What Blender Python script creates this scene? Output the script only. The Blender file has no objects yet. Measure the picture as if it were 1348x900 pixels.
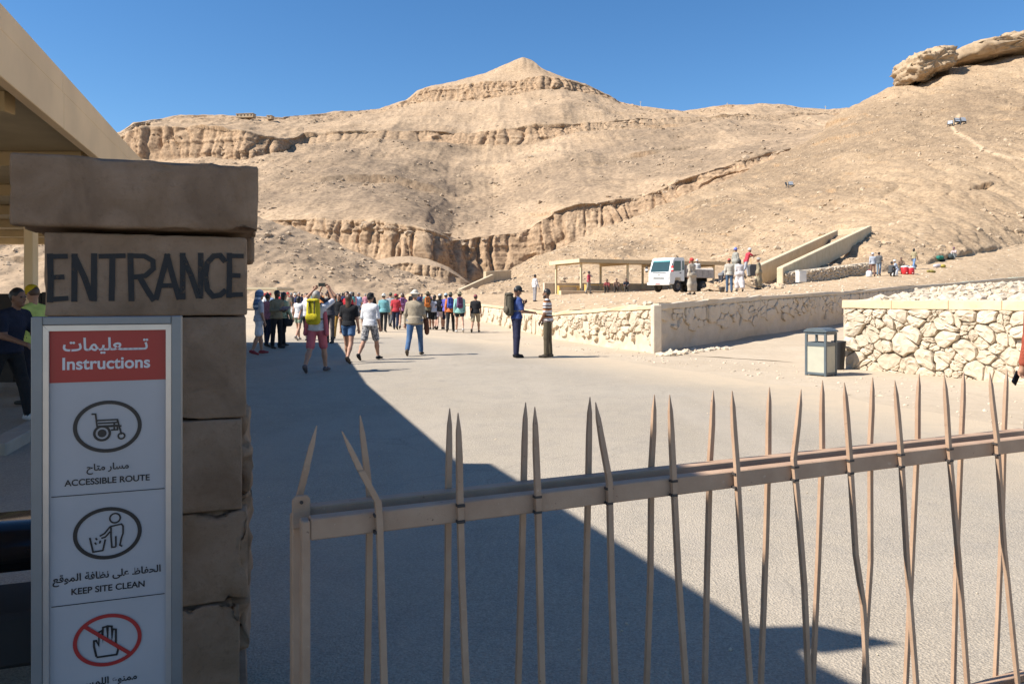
import bpy, bmesh, math, random
import numpy as np
from mathutils import Vector, Matrix
from mathutils.bvhtree import BVHTree

scene = bpy.context.scene
COL = scene.collection
R = math.radians
rng = np.random.default_rng(7)
random.seed(7)

# ------------------------------------------------------------------ camera
# pixel frame of the photograph: 1348 x 900, horizon at y = 391, focal 1000 px
CX, CY, F, H = 674.0, 391.0, 1000.0, 1.6
cam = bpy.data.cameras.new('camera')
cam.sensor_width = 36.0
cam.lens = 36.0 * F / 1348.0
cam.shift_y = -(450.0 - CY) / 1348.0
cam.clip_start = 0.05
cam.clip_end = 20000
camo = bpy.data.objects.new('camera', cam)
COL.objects.link(camo)
camo.location = (0, 0, H)
camo.rotation_euler = (R(90), 0, 0)
scene.camera = camo

# ------------------------------------------------------------------ sky, sun, exposure
SUN_C = 0.92                       # ground shift in x per metre of height
SDX, SDY = 1.0, 0.30               # shadow direction on the ground
hl = math.hypot(SDX, SDY)
SUN_EL = math.atan(1.0 / (SUN_C * hl))
SUN_AZ = math.atan2(-SDX, -SDY)
world = bpy.data.worlds.new('World')
scene.world = world
world.use_nodes = True
wn = world.node_tree
sky = wn.nodes.new('ShaderNodeTexSky')
sky.sky_type = 'NISHITA'
sky.sun_disc = False
sky.sun_elevation = SUN_EL
sky.sun_rotation = SUN_AZ
sky.altitude = 300
sky.air_density = 1.0
sky.dust_density = 0.0
sky.ozone_density = 4.5
hs_ = wn.nodes.new('ShaderNodeHueSaturation')
hs_.inputs['Saturation'].default_value = 1.19
wn.links.new(sky.outputs[0], hs_.inputs['Color'])
wn.links.new(hs_.outputs[0], wn.nodes['Background'].inputs[0])
wn.nodes['Background'].inputs[1].default_value = 0.088
sun = bpy.data.lights.new('sun', 'SUN')
sun.energy = 5.0
sun.angle = R(0.53)
sun.color = (1.0, 0.955, 0.885)
suno = bpy.data.objects.new('sun', sun)
COL.objects.link(suno)
ld = Vector((SDX / hl * math.cos(SUN_EL), SDY / hl * math.cos(SUN_EL), -math.sin(SUN_EL)))
suno.rotation_euler = ld.to_track_quat('-Z', 'Y').to_euler()
suno.location = (-20, -6, 30)
scene.view_settings.view_transform = 'Standard'
scene.view_settings.look = 'None'
scene.view_settings.gamma = 1.0
scene.view_settings.exposure = 0.8
scene.cycles.max_bounces = 6
scene.cycles.diffuse_bounces = 3

# ------------------------------------------------------------------ pixel helpers
def uv(x, y): return (x - CX) / F, (CY - y) / F
def at(x, y, d):
    u, v = uv(x, y)
    return Vector((u * d, d, H + v * d))
def gz(Y): return 0.0 if Y < 30 else 0.0055 * (Y - 30)
def gp(x, y):
    """point on the valley floor under a pixel"""
    u, v = uv(x, y)
    d = -H / v
    for _ in range(12): d = (gz(d) - H) / v
    return Vector((u * d, d, gz(d)))

# ------------------------------------------------------------------ objects
def tag(o, label=None, cat=None, group=None, kind=None):
    if label: o['label'] = label
    if cat: o['category'] = cat
    if group: o['group'] = group
    if kind: o['kind'] = kind
    return o
def empty(name, loc=(0, 0, 0), rz=0.0, label=None, cat=None, group=None):
    o = bpy.data.objects.new(name, None)
    o.empty_display_size = 0.2
    COL.objects.link(o)
    o.location = loc
    o.rotation_euler = (0, 0, rz)
    return tag(o, label, cat, group)
def link(name, me, parent=None, mats=None):
    o = bpy.data.objects.new(name, me)
    COL.objects.link(o)
    if parent is not None: o.parent = parent
    if mats is not None:
        for m in (mats if isinstance(mats, (list, tuple)) else [mats]): me.materials.append(m)
    return o
def np_mesh(name, V, Fc, smooth=True, mi=None):
    """V (n,3), Fc (m,3 or 4) arrays"""
    V = np.asarray(V, np.float32); Fc = np.asarray(Fc, np.int32)
    me = bpy.data.meshes.new(name)
    k = Fc.shape[1]
    me.vertices.add(len(V)); me.vertices.foreach_set('co', V.ravel())
    me.loops.add(Fc.size); me.loops.foreach_set('vertex_index', Fc.ravel())
    me.polygons.add(len(Fc))
    me.polygons.foreach_set('loop_start', np.arange(0, Fc.size, k, dtype=np.int32))
    me.polygons.foreach_set('loop_total', np.full(len(Fc), k, np.int32))
    me.polygons.foreach_set('use_smooth', np.full(len(Fc), smooth, bool))
    if mi is not None: me.polygons.foreach_set('material_index', np.asarray(mi, np.int32))
    me.update(calc_edges=True); me.validate()
    return me
class MB:
    """collects boxes, bars, prisms into one mesh"""
    def __init__(s): s.v = []; s.f = []
    def add(s, vs, fs):
        b = len(s.v); s.v += [tuple(v) for v in vs]; s.f += [tuple(b + i for i in f) for f in fs]; return s
    def box(s, x0, x1, y0, y1, z0, z1, M=None):
        vs = [Vector(p) for p in ((x0,y0,z0),(x1,y0,z0),(x1,y1,z0),(x0,y1,z0),(x0,y0,z1),(x1,y0,z1),(x1,y1,z1),(x0,y1,z1))]
        if M is not None: vs = [M @ v for v in vs]
        return s.add(vs, ((3,2,1,0),(4,5,6,7),(0,1,5,4),(1,2,6,5),(2,3,7,6),(3,0,4,7)))
    def prism(s, poly, z0, z1, M=None):
        """poly (x,y) extruded in z"""
        n = len(poly)
        vs = [Vector((p[0], p[1], z0)) for p in poly] + [Vector((p[0], p[1], z1)) for p in poly]
        if M is not None: vs = [M @ v for v in vs]
        return s.add(vs, [tuple(range(n - 1, -1, -1)), tuple(range(n, 2 * n))] + [(i, (i+1) % n, n + (i+1) % n, n + i) for i in range(n)])
    def prism_y(s, poly, y0, y1, M=None):
        """poly (x,z) extruded in y"""
        n = len(poly)
        vs = [Vector((p[0], y0, p[1])) for p in poly] + [Vector((p[0], y1, p[1])) for p in poly]
        if M is not None: vs = [M @ v for v in vs]
        return s.add(vs, [tuple(range(n)), tuple(range(2*n-1, n-1, -1))] + [((i+1) % n, i, n + i, n + (i+1) % n) for i in range(n)])
    def tube(s, pts, rad, n=8, close=True, square=False):
        pts = [Vector(p) for p in pts]
        rads = rad if isinstance(rad, (list, tuple)) else [rad] * len(pts)
        rings = []
        for i, p in enumerate(pts):
            d = (pts[min(i+1, len(pts)-1)] - pts[max(i-1, 0)]).normalized()
            a = d.cross(Vector((0, 1, 0)))
            if a.length < 0.05: a = d.cross(Vector((1, 0, 0)))
            a.normalize(); b = d.cross(a)
            off = math.pi / n if square else 0
            rings.append([p + (a * math.cos(t) + b * math.sin(t)) * rads[i] for t in (off + 2 * math.pi * k / n for k in range(n))])
        vs = [v for r in rings for v in r]
        fs = [(i*n+k, i*n+(k+1) % n, (i+1)*n+(k+1) % n, (i+1)*n+k) for i in range(len(pts)-1) for k in range(n)]
        if close: fs += [tuple(range(n-1, -1, -1)), tuple((len(pts)-1)*n + k for k in range(n))]
        return s.add(vs, fs)
    def build(s, name, mats, parent=None, bevel=0.0, smooth=False, seg=1):
        me = bpy.data.meshes.new(name)
        me.from_pydata(s.v, [], s.f)
        bm = bmesh.new(); bm.from_mesh(me)
        bmesh.ops.recalc_face_normals(bm, faces=bm.faces)
        if bevel > 0:
            bmesh.ops.bevel(bm, geom=[e for e in bm.edges if len(e.link_faces) == 2 and e.calc_face_angle(0) > 0.5], offset=bevel, segments=seg, affect='EDGES', clamp_overlap=True)
        bm.to_mesh(me); bm.free()
        for p in me.polygons: p.use_smooth = smooth
        return link(name, me, parent, mats)

# ------------------------------------------------------------------ numpy noise
def _h(ix, iy, iz, s):
    n = (ix.astype(np.int64) * 374761393 + iy.astype(np.int64) * 668265263 + iz.astype(np.int64) * 2147483647 + s * 974711) & 0xffffffff
    n = ((n ^ (n >> 13)) * 1274126177) & 0xffffffff
    n = ((n ^ (n >> 16)) * 2246822519) & 0xffffffff
    return ((n ^ (n >> 15)) & 0xffff) / 32767.5 - 1.0
def vnoise(x, y, z, s=0):
    x, y, z = np.broadcast_arrays(x, y, z)
    x0 = np.floor(x); y0 = np.floor(y); z0 = np.floor(z)
    fx, fy, fz = x - x0, y - y0, z - z0
    fx = fx*fx*fx*(fx*(fx*6-15)+10); fy = fy*fy*fy*(fy*(fy*6-15)+10); fz = fz*fz*fz*(fz*(fz*6-15)+10)
    r = 0
    for i in (0, 1):
        for j in (0, 1):
            for k in (0, 1):
                r = r + _h(x0+i, y0+j, z0+k, s) * (fx if i else 1-fx) * (fy if j else 1-fy) * (fz if k else 1-fz)
    return r
def fbm(x, y, z, o=4, s=0, g=0.5):
    r = 0; a = 1.0
    for i in range(o):
        r = r + a * vnoise(x, y, z, s + i * 17); a *= g; x = x * 2.03; y = y * 2.03; z = z * 2.03
    return r
def ridged(x, y, z, o=4, s=0, g=0.5):
    r = 0; a = 1.0
    for i in range(o):
        r = r + a * (1 - 2.2 * np.abs(vnoise(x, y, z, s + i * 17))); a *= g; x = x * 2.03; y = y * 2.03; z = z * 2.03
    return r

# ------------------------------------------------------------------ materials
MATS = {}
def nmat(name):
    m = bpy.data.materials.new(name); m.use_nodes = True
    nt = m.node_tree; return m, nt, nt.nodes['Principled BSDF']
def node(nt, t, **kw):
    n = nt.nodes.new(t)
    for k, v in kw.items():
        if isinstance(k, str) and k.startswith('i_'): n.inputs[k[2:].replace('_', ' ')].default_value = v
        else: setattr(n, k, v)
    return n
def noise_n(nt, vec, scale, detail=4, rough=0.55, dist=0.0):
    n = nt.nodes.new('ShaderNodeTexNoise'); n.inputs['Scale'].default_value = scale
    n.inputs['Detail'].default_value = detail; n.inputs['Roughness'].default_value = rough; n.inputs['Distortion'].default_value = dist
    nt.links.new(vec, n.inputs['Vector']); return n
def ramp(nt, fac, stops):
    r = nt.nodes.new('ShaderNodeValToRGB'); cr = r.color_ramp
    while len(cr.elements) < len(stops): cr.elements.new(0.5)
    for e, (p, c) in zip(cr.elements, stops):
        e.position = p; e.color = (c[0], c[1], c[2], 1) if not isinstance(c, (int, float)) else (c, c, c, 1)
    nt.links.new(fac, r.inputs[0]); return r
def mix(nt, fac, a, b, blend='MIX'):
    n = nt.nodes.new('ShaderNodeMix'); n.data_type = 'RGBA'; n.blend_type = blend
    for i, s in ((0, fac), (6, a), (7, b)):
        if isinstance(s, (int, float)): n.inputs[i].default_value = s
        elif isinstance(s, (tuple, list)): n.inputs[i].default_value = (s[0], s[1], s[2], 1)
        else: nt.links.new(s, n.inputs[i])
    return n.outputs[2]
def bump(nt, bs, height, strength=0.3, dist=0.02):
    b = nt.nodes.new('ShaderNodeBump'); b.inputs['Strength'].default_value = strength; b.inputs['Distance'].default_value = dist
    nt.links.new(height, b.inputs['Height']); nt.links.new(b.outputs[0], bs.inputs['Normal']); return b
def objco(nt): return nt.nodes.new('ShaderNodeTexCoord').outputs['Object']
def geoco(nt): return nt.nodes.new('ShaderNodeNewGeometry').outputs['Position']
def plain(name, col, rough=0.6, var=0.12, scale=8.0, metal=0.0, bstr=0.0, bscale=60.0, bdist=0.01, coat=0.0):
    if name in MATS: return MATS[name]
    m, nt, bs = nmat(name)
    co = objco(nt)
    n = noise_n(nt, co, scale, 5)
    lo = [max(0, c * (1 - 1.6 * var)) for c in col]; hi = [min(1, c * (1 + 1.6 * var)) for c in col]
    r = ramp(nt, n.outputs[0], [(0.25, lo), (0.75, hi)])
    nt.links.new(r.outputs[0], bs.inputs['Base Color'])
    bs.inputs['Roughness'].default_value = rough; bs.inputs['Metallic'].default_value = metal
    if coat: bs.inputs['Coat Weight'].default_value = coat
    if bstr:
        n2 = noise_n(nt, co, bscale, 4); bump(nt, bs, n2.outputs[0], bstr, bdist)
    MATS[name] = m; return m
def cloth(col):
    key = 'cloth_%02x%02x%02x' % tuple(int(255 * min(1, c)) for c in col)
    if key in MATS: return MATS[key]
    m, nt, bs = nmat(key)
    co = objco(nt)
    n = noise_n(nt, co, 9.0, 4); n2 = noise_n(nt, co, 22.0, 3, 0.5, 1.5)
    r = ramp(nt, n.outputs[0], [(0.3, [c * 0.8 for c in col]), (0.7, [min(1, c * 1.12) for c in col])])
    nt.links.new(r.outputs[0], bs.inputs['Base Color']); bs.inputs['Roughness'].default_value = 0.9
    bs.inputs['Specular IOR Level'].default_value = 0.2
    bump(nt, bs, n2.outputs[0], 0.5, 0.03)
    MATS[key] = m; return m
# ------------------------------------------------------------------ terrain
def terrain_mat(name, tan, pale, dark, cliffc, sc, bd, stone=0.5):
    m, nt, bs = nmat(name)
    co = geoco(nt)
    big = noise_n(nt, co, 0.02 * sc, 5, 0.6, 0.6)
    med = noise_n(nt, co, 0.11 * sc, 6, 0.65, 0.3)
    fine = noise_n(nt, co, 0.55 * sc, 6, 0.72)
    base = mix(nt, ramp(nt, big.outputs[0], [(0.36, 0.0), (0.64, 1.0)]).outputs[0], tan, pale)
    base = mix(nt, ramp(nt, med.outputs[0], [(0.42, 0.0), (0.72, 0.65)]).outputs[0], base, [a * 0.62 + b * 0.38 for a, b in zip(tan, dark)])
    at_s = node(nt, 'ShaderNodeAttribute', attribute_name='scree')
    at_c = node(nt, 'ShaderNodeAttribute', attribute_name='cliff')
    at_p = node(nt, 'ShaderNodeAttribute', attribute_name='path')
    # varnished scree
    mm = node(nt, 'ShaderNodeMath', operation='MULTIPLY'); nt.links.new(at_s.outputs['Fac'], mm.inputs[0])
    nt.links.new(ramp(nt, med.outputs[0], [(0.3, 0.35), (0.58, 1.0)]).outputs[0], mm.inputs[1])
    base = mix(nt, mm.outputs[0], base, dark)
    # cliffs, with water streaks and bedding
    mp = node(nt, 'ShaderNodeMapping'); mp.inputs['Scale'].default_value = (1, 1, 0.16); nt.links.new(co, mp.inputs[0])
    st = noise_n(nt, mp.outputs[0], 0.35 * sc, 5, 0.65)
    mp2 = node(nt, 'ShaderNodeMapping'); mp2.inputs['Scale'].default_value = (0.1, 0.1, 1.6); nt.links.new(co, mp2.inputs[0])
    bed = noise_n(nt, mp2.outputs[0], 0.25 * sc, 4, 0.6)
    cc = mix(nt, ramp(nt, st.outputs[0], [(0.32, 0.0), (0.68, 1.0)]).outputs[0], [c * 0.72 for c in cliffc], [min(1, c * 1.18) for c in cliffc])
    cc = mix(nt, ramp(nt, bed.outputs[0], [(0.45, 0.0), (0.6, 0.35)]).outputs[0], cc, [c * 0.7 for c in cliffc])
    base = mix(nt, at_c.outputs['Fac'], base, cc)
    base = mix(nt, at_p.outputs['Fac'], base, [min(1, c * 1.2) for c in pale])
    rk = noise_n(nt, co, 0.95 * sc, 3, 0.55); rk2 = noise_n(nt, co, 0.06 * sc, 3, 0.5)
    rm_ = node(nt, 'ShaderNodeMath', operation='MULTIPLY'); nt.links.new(ramp(nt, rk.outputs[0], [(0.56, 0.0), (0.64, 0.5)]).outputs[0], rm_.inputs[0]); nt.links.new(ramp(nt, rk2.outputs[0], [(0.38, 0.2), (0.6, 1.0)]).outputs[0], rm_.inputs[1])
    base = mix(nt, rm_.outputs[0], base, [c * 0.72 for c in dark])
    # loose stones
    sp = ramp(nt, fine.outputs[0], [(0.36, 0.0), (0.5, 0.5), (0.7, 1.0)])
    base = mix(nt, stone, base, mix(nt, sp.outputs[0], [c * 0.5 for c in dark], [min(1, c * 1.35) for c in pale]), 'SOFT_LIGHT')
    nt.links.new(base, bs.inputs['Base Color'])
    bs.inputs['Roughness'].default_value = 0.95
    bs.inputs['Specular IOR Level'].default_value = 0.1
    s = node(nt, 'ShaderNodeMath', operation='MULTIPLY_ADD'); s.inputs[1].default_value = 0.35
    nt.links.new(fine.outputs[0], s.inputs[0]); nt.links.new(med.outputs[0], s.inputs[2])
    bump(nt, bs, s.outputs[0], 0.55, bd)
    return m

def crv(pts, xs, k=1):
    p = np.array(pts, float)
    y = np.interp(xs, p[:, 0], p[:, 1]); d = np.interp(xs, p[:, 0], p[:, 2])
    return y, d
def sheet(name, xs, curves, segs, mat, seed, scree=(), paths=(), back=None, keep=False, pale_rows=0, gw=0.22, fade=None):
    """loft between pixel curves with depth. segs: rows, cliff weight, slope amplitude (m), cliff amplitude (m), scale (m)"""
    P = []
    for c in curves:
        y, d = crv(c, xs)
        P.append(np.stack([(xs - CX) / F * d, d, H + (CY - y) / F * d], -1))
    if back:
        q = P[-1].copy(); q[:, 1] += back[0]; q[:, 0] *= 1 + back[0] / np.maximum(P[-1][:, 1], 1) * 0.5; q[:, 2] -= back[1]
        P.append(q); segs = segs + [(back[2], 0, segs[-1][2], 0, segs[-1][4])]
    rows = []; cw = []; sa = []; ca = []; sl = []; fd = []
    for i, (n, w, a, c, L) in enumerate(segs):
        t = np.linspace(0, 1, n, endpoint=(i == len(segs) - 1))
        for tt in t:
            rows.append(P[i] * (1 - tt) + P[i+1] * tt)
            e = min(1.0, 5 * tt, 12 * (1 - tt)) if w else 1.0
            fd.append(np.interp(xs, *zip(*fade[i])) if fade and i in fade else np.ones(len(xs)))
            cw.append(w * (0.45 + 0.55 * e)); sa.append(a); ca.append(c * (0.35 + 0.65 * e)); sl.append(L)
    G = np.array(rows)                                   # rows, cols, 3
    cw = np.array(cw)[:, None]; sa = np.array(sa)[:, None]; ca = np.array(ca)[:, None]; sl = np.array(sl)[:, None]
    for _ in range(3):                                   # soften creases on amplitude
        for A in (sa, ca):
            A[1:-1] = (A[:-2] + 2 * A[1:-1] + A[2:]) / 4
    fd = np.array(fd); ca = ca * fd; cw = cw * fd
    du = np.gradient(G, axis=1); dv = np.gradient(G, axis=0)
    N = np.cross(du, dv); N /= np.linalg.norm(N, axis=-1, keepdims=True) + 1e-9
    flip = np.sign(N[..., 2:3] - N[..., 1:2] + 1e-6); N *= flip
    x, y, z = G[..., 0], G[..., 1], G[..., 2]
    # slopes: gullies and lumps
    lump = fbm(x / sl, y / sl, z / sl * 0.7, 5, seed, 0.52)
    gul = ridged(x / (sl * 0.5), y / (sl * 2.6), z / (sl * 2.6), 5, seed + 50, 0.58)
    disp = sa * (0.75 * lump + gw * gul)
    D = N * disp[..., None]
    # cliffs: buttresses, cracks, bedding ledges (pushed horizontally)
    Lc = np.maximum(sl * 0.5, 2.0)
    wx = x + 0.35 * Lc * vnoise(x / Lc, y / Lc, z / (Lc * 7), seed + 5)
    but = ridged(wx / Lc, y / Lc * 0.6, z / (Lc * 4.5), 5, seed + 80, 0.55)
    crack = -np.clip(1 - 7 * np.abs(vnoise(wx / (Lc * 0.8), y / (Lc * 1.5), z / (Lc * 6), seed + 99)), 0, 1)
    cw_ = wx / (Lc * 0.62) + 0.9 * vnoise(x / (Lc * 1.7), y / (Lc * 1.7), z / (Lc * 9), seed + 300)
    cf = cw_ - np.floor(cw_); colm = 1 - np.abs(2 * cf - 1) ** 3.5
    colm = colm * np.clip(0.65 + 0.9 * vnoise(x / (Lc * 3.5), y / (Lc * 3.5), z / (Lc * 2), seed + 320), 0.15, 1.3) * (0.7 + 0.5 * vnoise(np.floor(cw_), z / (Lc * 2.5), z * 0, seed + 310))
    bedz = z + 0.10 * Lc * vnoise(x / Lc / 2, y / Lc / 2, z * 0, seed + 31)
    bed = vnoise(x / 60, y / 60, bedz / (Lc * 0.16), seed + 120)
    hn = N.copy(); hn[..., 2] *= 0.15; hn /= np.linalg.norm(hn, axis=-1, keepdims=True) + 1e-9
    D += hn * (ca * (0.95 * colm - 0.5 + 0.30 * but + 0.55 * crack + 0.14 * bed))[..., None]
    led = np.clip((vnoise(x / (sl * 2.2), y / (sl * 2.2), (z + 0.1 * x) / (sl * 0.13), seed + 400) - 0.2) * 3.5, 0, 1) * np.clip(vnoise(x / (sl * 1.4), y / (sl * 1.4), z / (sl * 0.8), seed + 410) * 2 + 0.3, 0, 1)
    D += hn * (sa * 0.55 * led)[..., None]
    G = G + D
    nr, nc = G.shape[:2]
    idx = np.arange(nr * nc).reshape(nr, nc)
    Fc = np.stack([idx[:-1, :-1], idx[:-1, 1:], idx[1:, 1:], idx[1:, :-1]], -1).reshape(-1, 4)
    me = np_mesh(name, G.reshape(-1, 3), Fc)
    cwf = np.clip(np.broadcast_to(cw, (nr, nc)) * (0.8 + 0.5 * fbm(x / 25, y / 25, z / 12, 3, seed + 7)), 0, 1)
    # steep places show rock too
    du = np.gradient(G, axis=1); dv = np.gradient(G, axis=0)
    N2 = np.cross(du, dv); N2 /= np.linalg.norm(N2, axis=-1, keepdims=True) + 1e-9
    steep = np.clip((0.62 - np.abs(N2[..., 2])) * 3.5, 0, 1)
    cwf = np.maximum(cwf, steep)
    sm = np.zeros((nr, nc))
    for (px, py, rx, ry, amt) in scree:                  # patches of dark varnished scree, with ragged outlines
        ux = CX + F * x / np.maximum(y, 1); vy = CY - F * (z - H) / np.maximum(y, 1)
        w = 1 - np.hypot((ux - px) / rx, (vy - py) / ry) + 0.45 * fbm(x / 40, y / 40, z / 40, 4, seed + 200)
        sm = np.maximum(sm, amt * np.clip(w * 2.0, 0, 1))
    pm = np.zeros((nr, nc))
    for (pts, wd) in paths:
        S2 = np.stack([CX + F * G[..., 0] / np.maximum(G[..., 1], 1), CY - F * (G[..., 2] - H) / np.maximum(G[..., 1], 1)], -1)
        W = [np.array(q, float) for q in pts]
        for a, b in zip(W[:-1], W[1:]):
            ab = b - a; t = np.clip(((S2 - a) @ ab) / (ab @ ab), 0, 1)
            dd = np.linalg.norm(S2 - (a + t[..., None] * ab), axis=-1)
            pm = np.maximum(pm, np.clip(1.4 - dd / wd, 0, 1))
    if pale_rows: pm[:pale_rows] = np.maximum(pm[:pale_rows], 0.75 * np.clip((pale_rows - np.arange(pale_rows)) / 8, 0, 1)[:, None])
    for nm, A in (('cliff', cwf), ('scree', sm * (1 - 0.5 * cwf)), ('path', pm)):
        at_ = me.attributes.new(nm, 'FLOAT', 'POINT'); at_.data.foreach_set('value', np.ascontiguousarray(A, np.float32).ravel())
    o = link(name, me, None, mat)
    tag(o, kind='structure')
    bv = None
    if keep:
        st = 3
        g = G[::st, ::st]; r2, c2 = g.shape[:2]; id2 = np.arange(r2 * c2).reshape(r2, c2)
        f2 = np.stack([id2[:-1, :-1], id2[:-1, 1:], id2[1:, 1:], id2[1:, :-1]], -1).reshape(-1, 4)
        bv = BVHTree.FromPolygons([tuple(v) for v in g.reshape(-1, 3).tolist()], f2.tolist())
    return o, bv, G
def ray(bv, x, y):
    u, v = uv(x, y)
    h = bv.ray_cast(Vector((0, 0, H)), Vector((u, 1, v)).normalized())
    return h[0]
def drop(bv, X, Y, dflt=None):
    h = bv.ray_cast(Vector((X, Y, 500)), Vector((0, 0, -1)))
    return h[0] if h[0] is not None else Vector((X, Y, dflt if dflt is not None else gz(Y)))

MT = terrain_mat('mountain_rock', (0.43, 0.34, 0.252), (0.48, 0.387, 0.294), (0.26, 0.216, 0.172), (0.435, 0.332, 0.242), 1.0, 1.0, 0.9)
BT = terrain_mat('hillside_rock', (0.405, 0.322, 0.238), (0.465, 0.375, 0.28), (0.25, 0.204, 0.158), (0.39, 0.29, 0.2), 3.5, 0.28, 0.9)
CT = terrain_mat('near_hill_rock', (0.42, 0.325, 0.23), (0.465, 0.365, 0.265), (0.25, 0.195, 0.145), (0.40, 0.30, 0.205), 4.0, 0.22, 0.55)

# --- the main mountain behind the valley
M_base = [(60,400,225),(390,400,240),(560,400,236),(615,400,262),(720,400,262),(900,400,260),(1450,400,270)]
M_c3b = [(60,330,282),(330,318,276),(390,306,269),(430,316,264),(470,333,259),(500,346,256),(555,358,250),(575,362,253),(600,368,264),(640,368,272),(680,354,274),(720,336,275),(780,306,276),(840,290,278),(900,262,280),(960,238,283),(1050,202,287),(1120,180,292),(1450,150,298)]
M_c3t = [(60,300,290),(330,291,283),(390,289,276),(430,289,271),(480,292,265),(540,299,258),(560,304,257),(578,311,261),(595,316,271),(615,315,277),(640,311,280),(680,306,282),(700,300,283),(715,290,284),(730,279,284),(760,270,285),(800,266,286),(840,262,289),(870,250,289),(890,240,289),(940,226,291),(980,213,294),(1020,203,297),(1050,196,299),(1120,176,304),(1450,140,312)]
M_mid = [(60,250,390),(200,246,380),(340,240,370),(430,235,365),(520,238,380),(600,262,385),(650,262,390),(700,238,395),(780,218,400),(900,196,410),(1000,178,420),(1100,166,430),(1450,130,440)]
M_c2b = [(60,216,490),(160,212,480),(250,210,466),(330,213,452),(360,204,462),(400,191,515),(480,184,522),(560,186,524),(620,193,520),(700,189,514),(740,179,514),(780,174,518),(850,168,522),(920,162,530),(1000,158,540),(1100,156,550),(1450,120,550)]
M_c2t = [(60,200,502),(160,180,494),(180,168,490),(250,167,477),(320,174,464),(365,186,474),(400,180,525),(480,174,532),(560,173,534),(620,177,530),(660,170,527),(740,164,524),(780,163,526),(850,158,530),(920,154,538),(1000,151,548),(1100,152,556),(1450,118,556)]
M_c1b = [(60,197,530),(160,178,510),(200,161,550),(300,160,580),(400,160,620),(500,150,690),(545,137,735),(560,134,732),(620,133,716),(680,126,704),(710,121,700),(740,119,706),(780,127,718),(815,137,728),(850,144,705),(920,151,680),(1000,144,650),(1100,149,620),(1450,116,600)]
M_c1t = [(60,195,540),(158,176,516),(176,163,530),(235,154,590),(330,154,610),(370,156,620),(420,151,660),(500,144,720),(536,134,750),(550,122,748),(560,117,746),(600,112,735),(640,109,726),(680,107,718),(715,100,713),(740,103,718),(770,112,726),(800,126,734),(815,135,740),(850,141,722),(900,148,700),(950,141,690),(1000,138,680),(1030,138,670),(1060,144,660),(1090,146,650),(1450,114,620)]
M_top = [(60,194,545),(158,175,520),(176,162,536),(235,153,600),(330,153,620),(370,155,630),(420,150,672),(500,143,734),(536,132,764),(550,119,762),(560,116,762),(600,107,764),(640,96,766),(665,86,767),(678,80,767),(688,76.5,766),(700,79,764),(706,83,760),(714,89,752),(740,101,735),(770,110,735),(800,125,742),(815,134,750),(850,140,732),(900,147,712),(950,139.5,702),(1000,136.5,692),(1030,136.5,682),(1060,143,672),(1090,145,662),(1450,113,632)]
xsM = np.linspace(60, 1240, 900)
main_mountain, bvM, GM = sheet('mountain', xsM, [M_base, M_c3b, M_c3t, M_mid, M_c2b, M_c2t, M_c1b, M_c1t, M_top],
    [(26, 0.0, 2.0, 0, 22), (84, 1.0, 0.5, 3.0, 15), (70, 0, 2.6, 0.5, 48), (56, 0, 3.6, 0.8, 54), (40, 1.0, 1.2, 4.0, 26), (48, 0, 3.8, 0.6, 54), (42, 1.0, 1.2, 4.2, 20), (30, 0, 1.6, 0.8, 40)],
    MT, 11, scree=[(430, 250, 110, 50, 0.85), (560, 240, 110, 70, 1.0), (620, 285, 80, 28, 0.8), (480, 210, 130, 22, 0.75), (720, 240, 140, 48, 0.75), (860, 205, 190, 40, 0.85), (940, 170, 170, 22, 0.65), (720, 152, 60, 14, 0.5), (300, 260, 90, 40, 0.6)], back=(420, 150, 10), keep=True,
    fade={4: [(60, 1), (350, 1), (380, 0.35), (540, 0.45), (580, 1), (740, 1), (790, 0.4), (900, 0.2)], 6: [(200, 0.25), (500, 0.3), (545, 1), (815, 1), (850, 0.25), (1100, 0.25)], 1: [(60, 1), (900, 1), (1050, 0.7)]})

# --- terrace and the hillside on the right
T_front = [(520,397,84),(560,398,70),(633,401,48),(731,412,28.9),(800,406,24.3),(865,402,21.6),(930,396,25.2),(1000,390,29.8),(1110,384,38.5),(1200,377,49),(1285,370,60),(1348,365,68),(1480,356,80)]
B_0 = [(520,390,100),(560,388.5,92),(640,387,84),(740,384,76),(860,382.5,68),(950,378.5,62),(1000,375.5,58.5),(1050,372,57),(1100,368,57.5),(1150,361.5,60),(1210,351,66),(1260,339,73),(1348,322,86),(1480,300,96)]
B_1 = [(520,389,130),(600,386,112),(640,382,118),(700,366,125),(760,350,128),(860,336,118),(950,330,105),(1000,322,100),(1050,312,98),(1100,300,98),(1150,286,100),(1210,272,104),(1260,258,108),(1348,236,116),(1480,200,122)]
B_2 = [(520,388,170),(600,385,130),(640,376,140),(680,357,152),(720,340,158),(760,326,162),(840,302,165),(900,282,165),(950,268,165),(1000,254,165),(1050,238,165),(1100,222,165),(1150,205,165),(1210,186,168),(1260,170,170),(1348,145,175),(1480,105,180)]
B_e = [(520,387.5,180),(600,384,140),(640,374,152),(680,352,166),(720,334,176),(760,317,184),(800,302,190),(840,287,196),(880,269,203),(900,259,207),(950,239,216),(1000,218,225),(1053,195,233),(1085,171,238),(1110,152,241),(1127,141,243),(1150,129,244),(1180,114,245),(1220,104,246),(1250,88,246),(1300,78,247),(1348,66,248),(1480,40,250)]
path_pts = ((1262,152),(1257,160),(1254,168),(1258,174),(1266,179),(1276,183),(1284,189),(1294,196),(1306,201),(1320,205),(1336,208),(1352,211),(1400,218))
path_pts2 = ((1258,140),(1285,128),(1312,115),(1350,100))
path_pts3 = ((1105,215),(1150,195),(1200,172),(1240,160))
path_pts4 = ((900,300),(950,285),(1010,262),(1060,240))
path_pts5 = ((740,362),(790,345),(840,330),(900,310))
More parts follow.
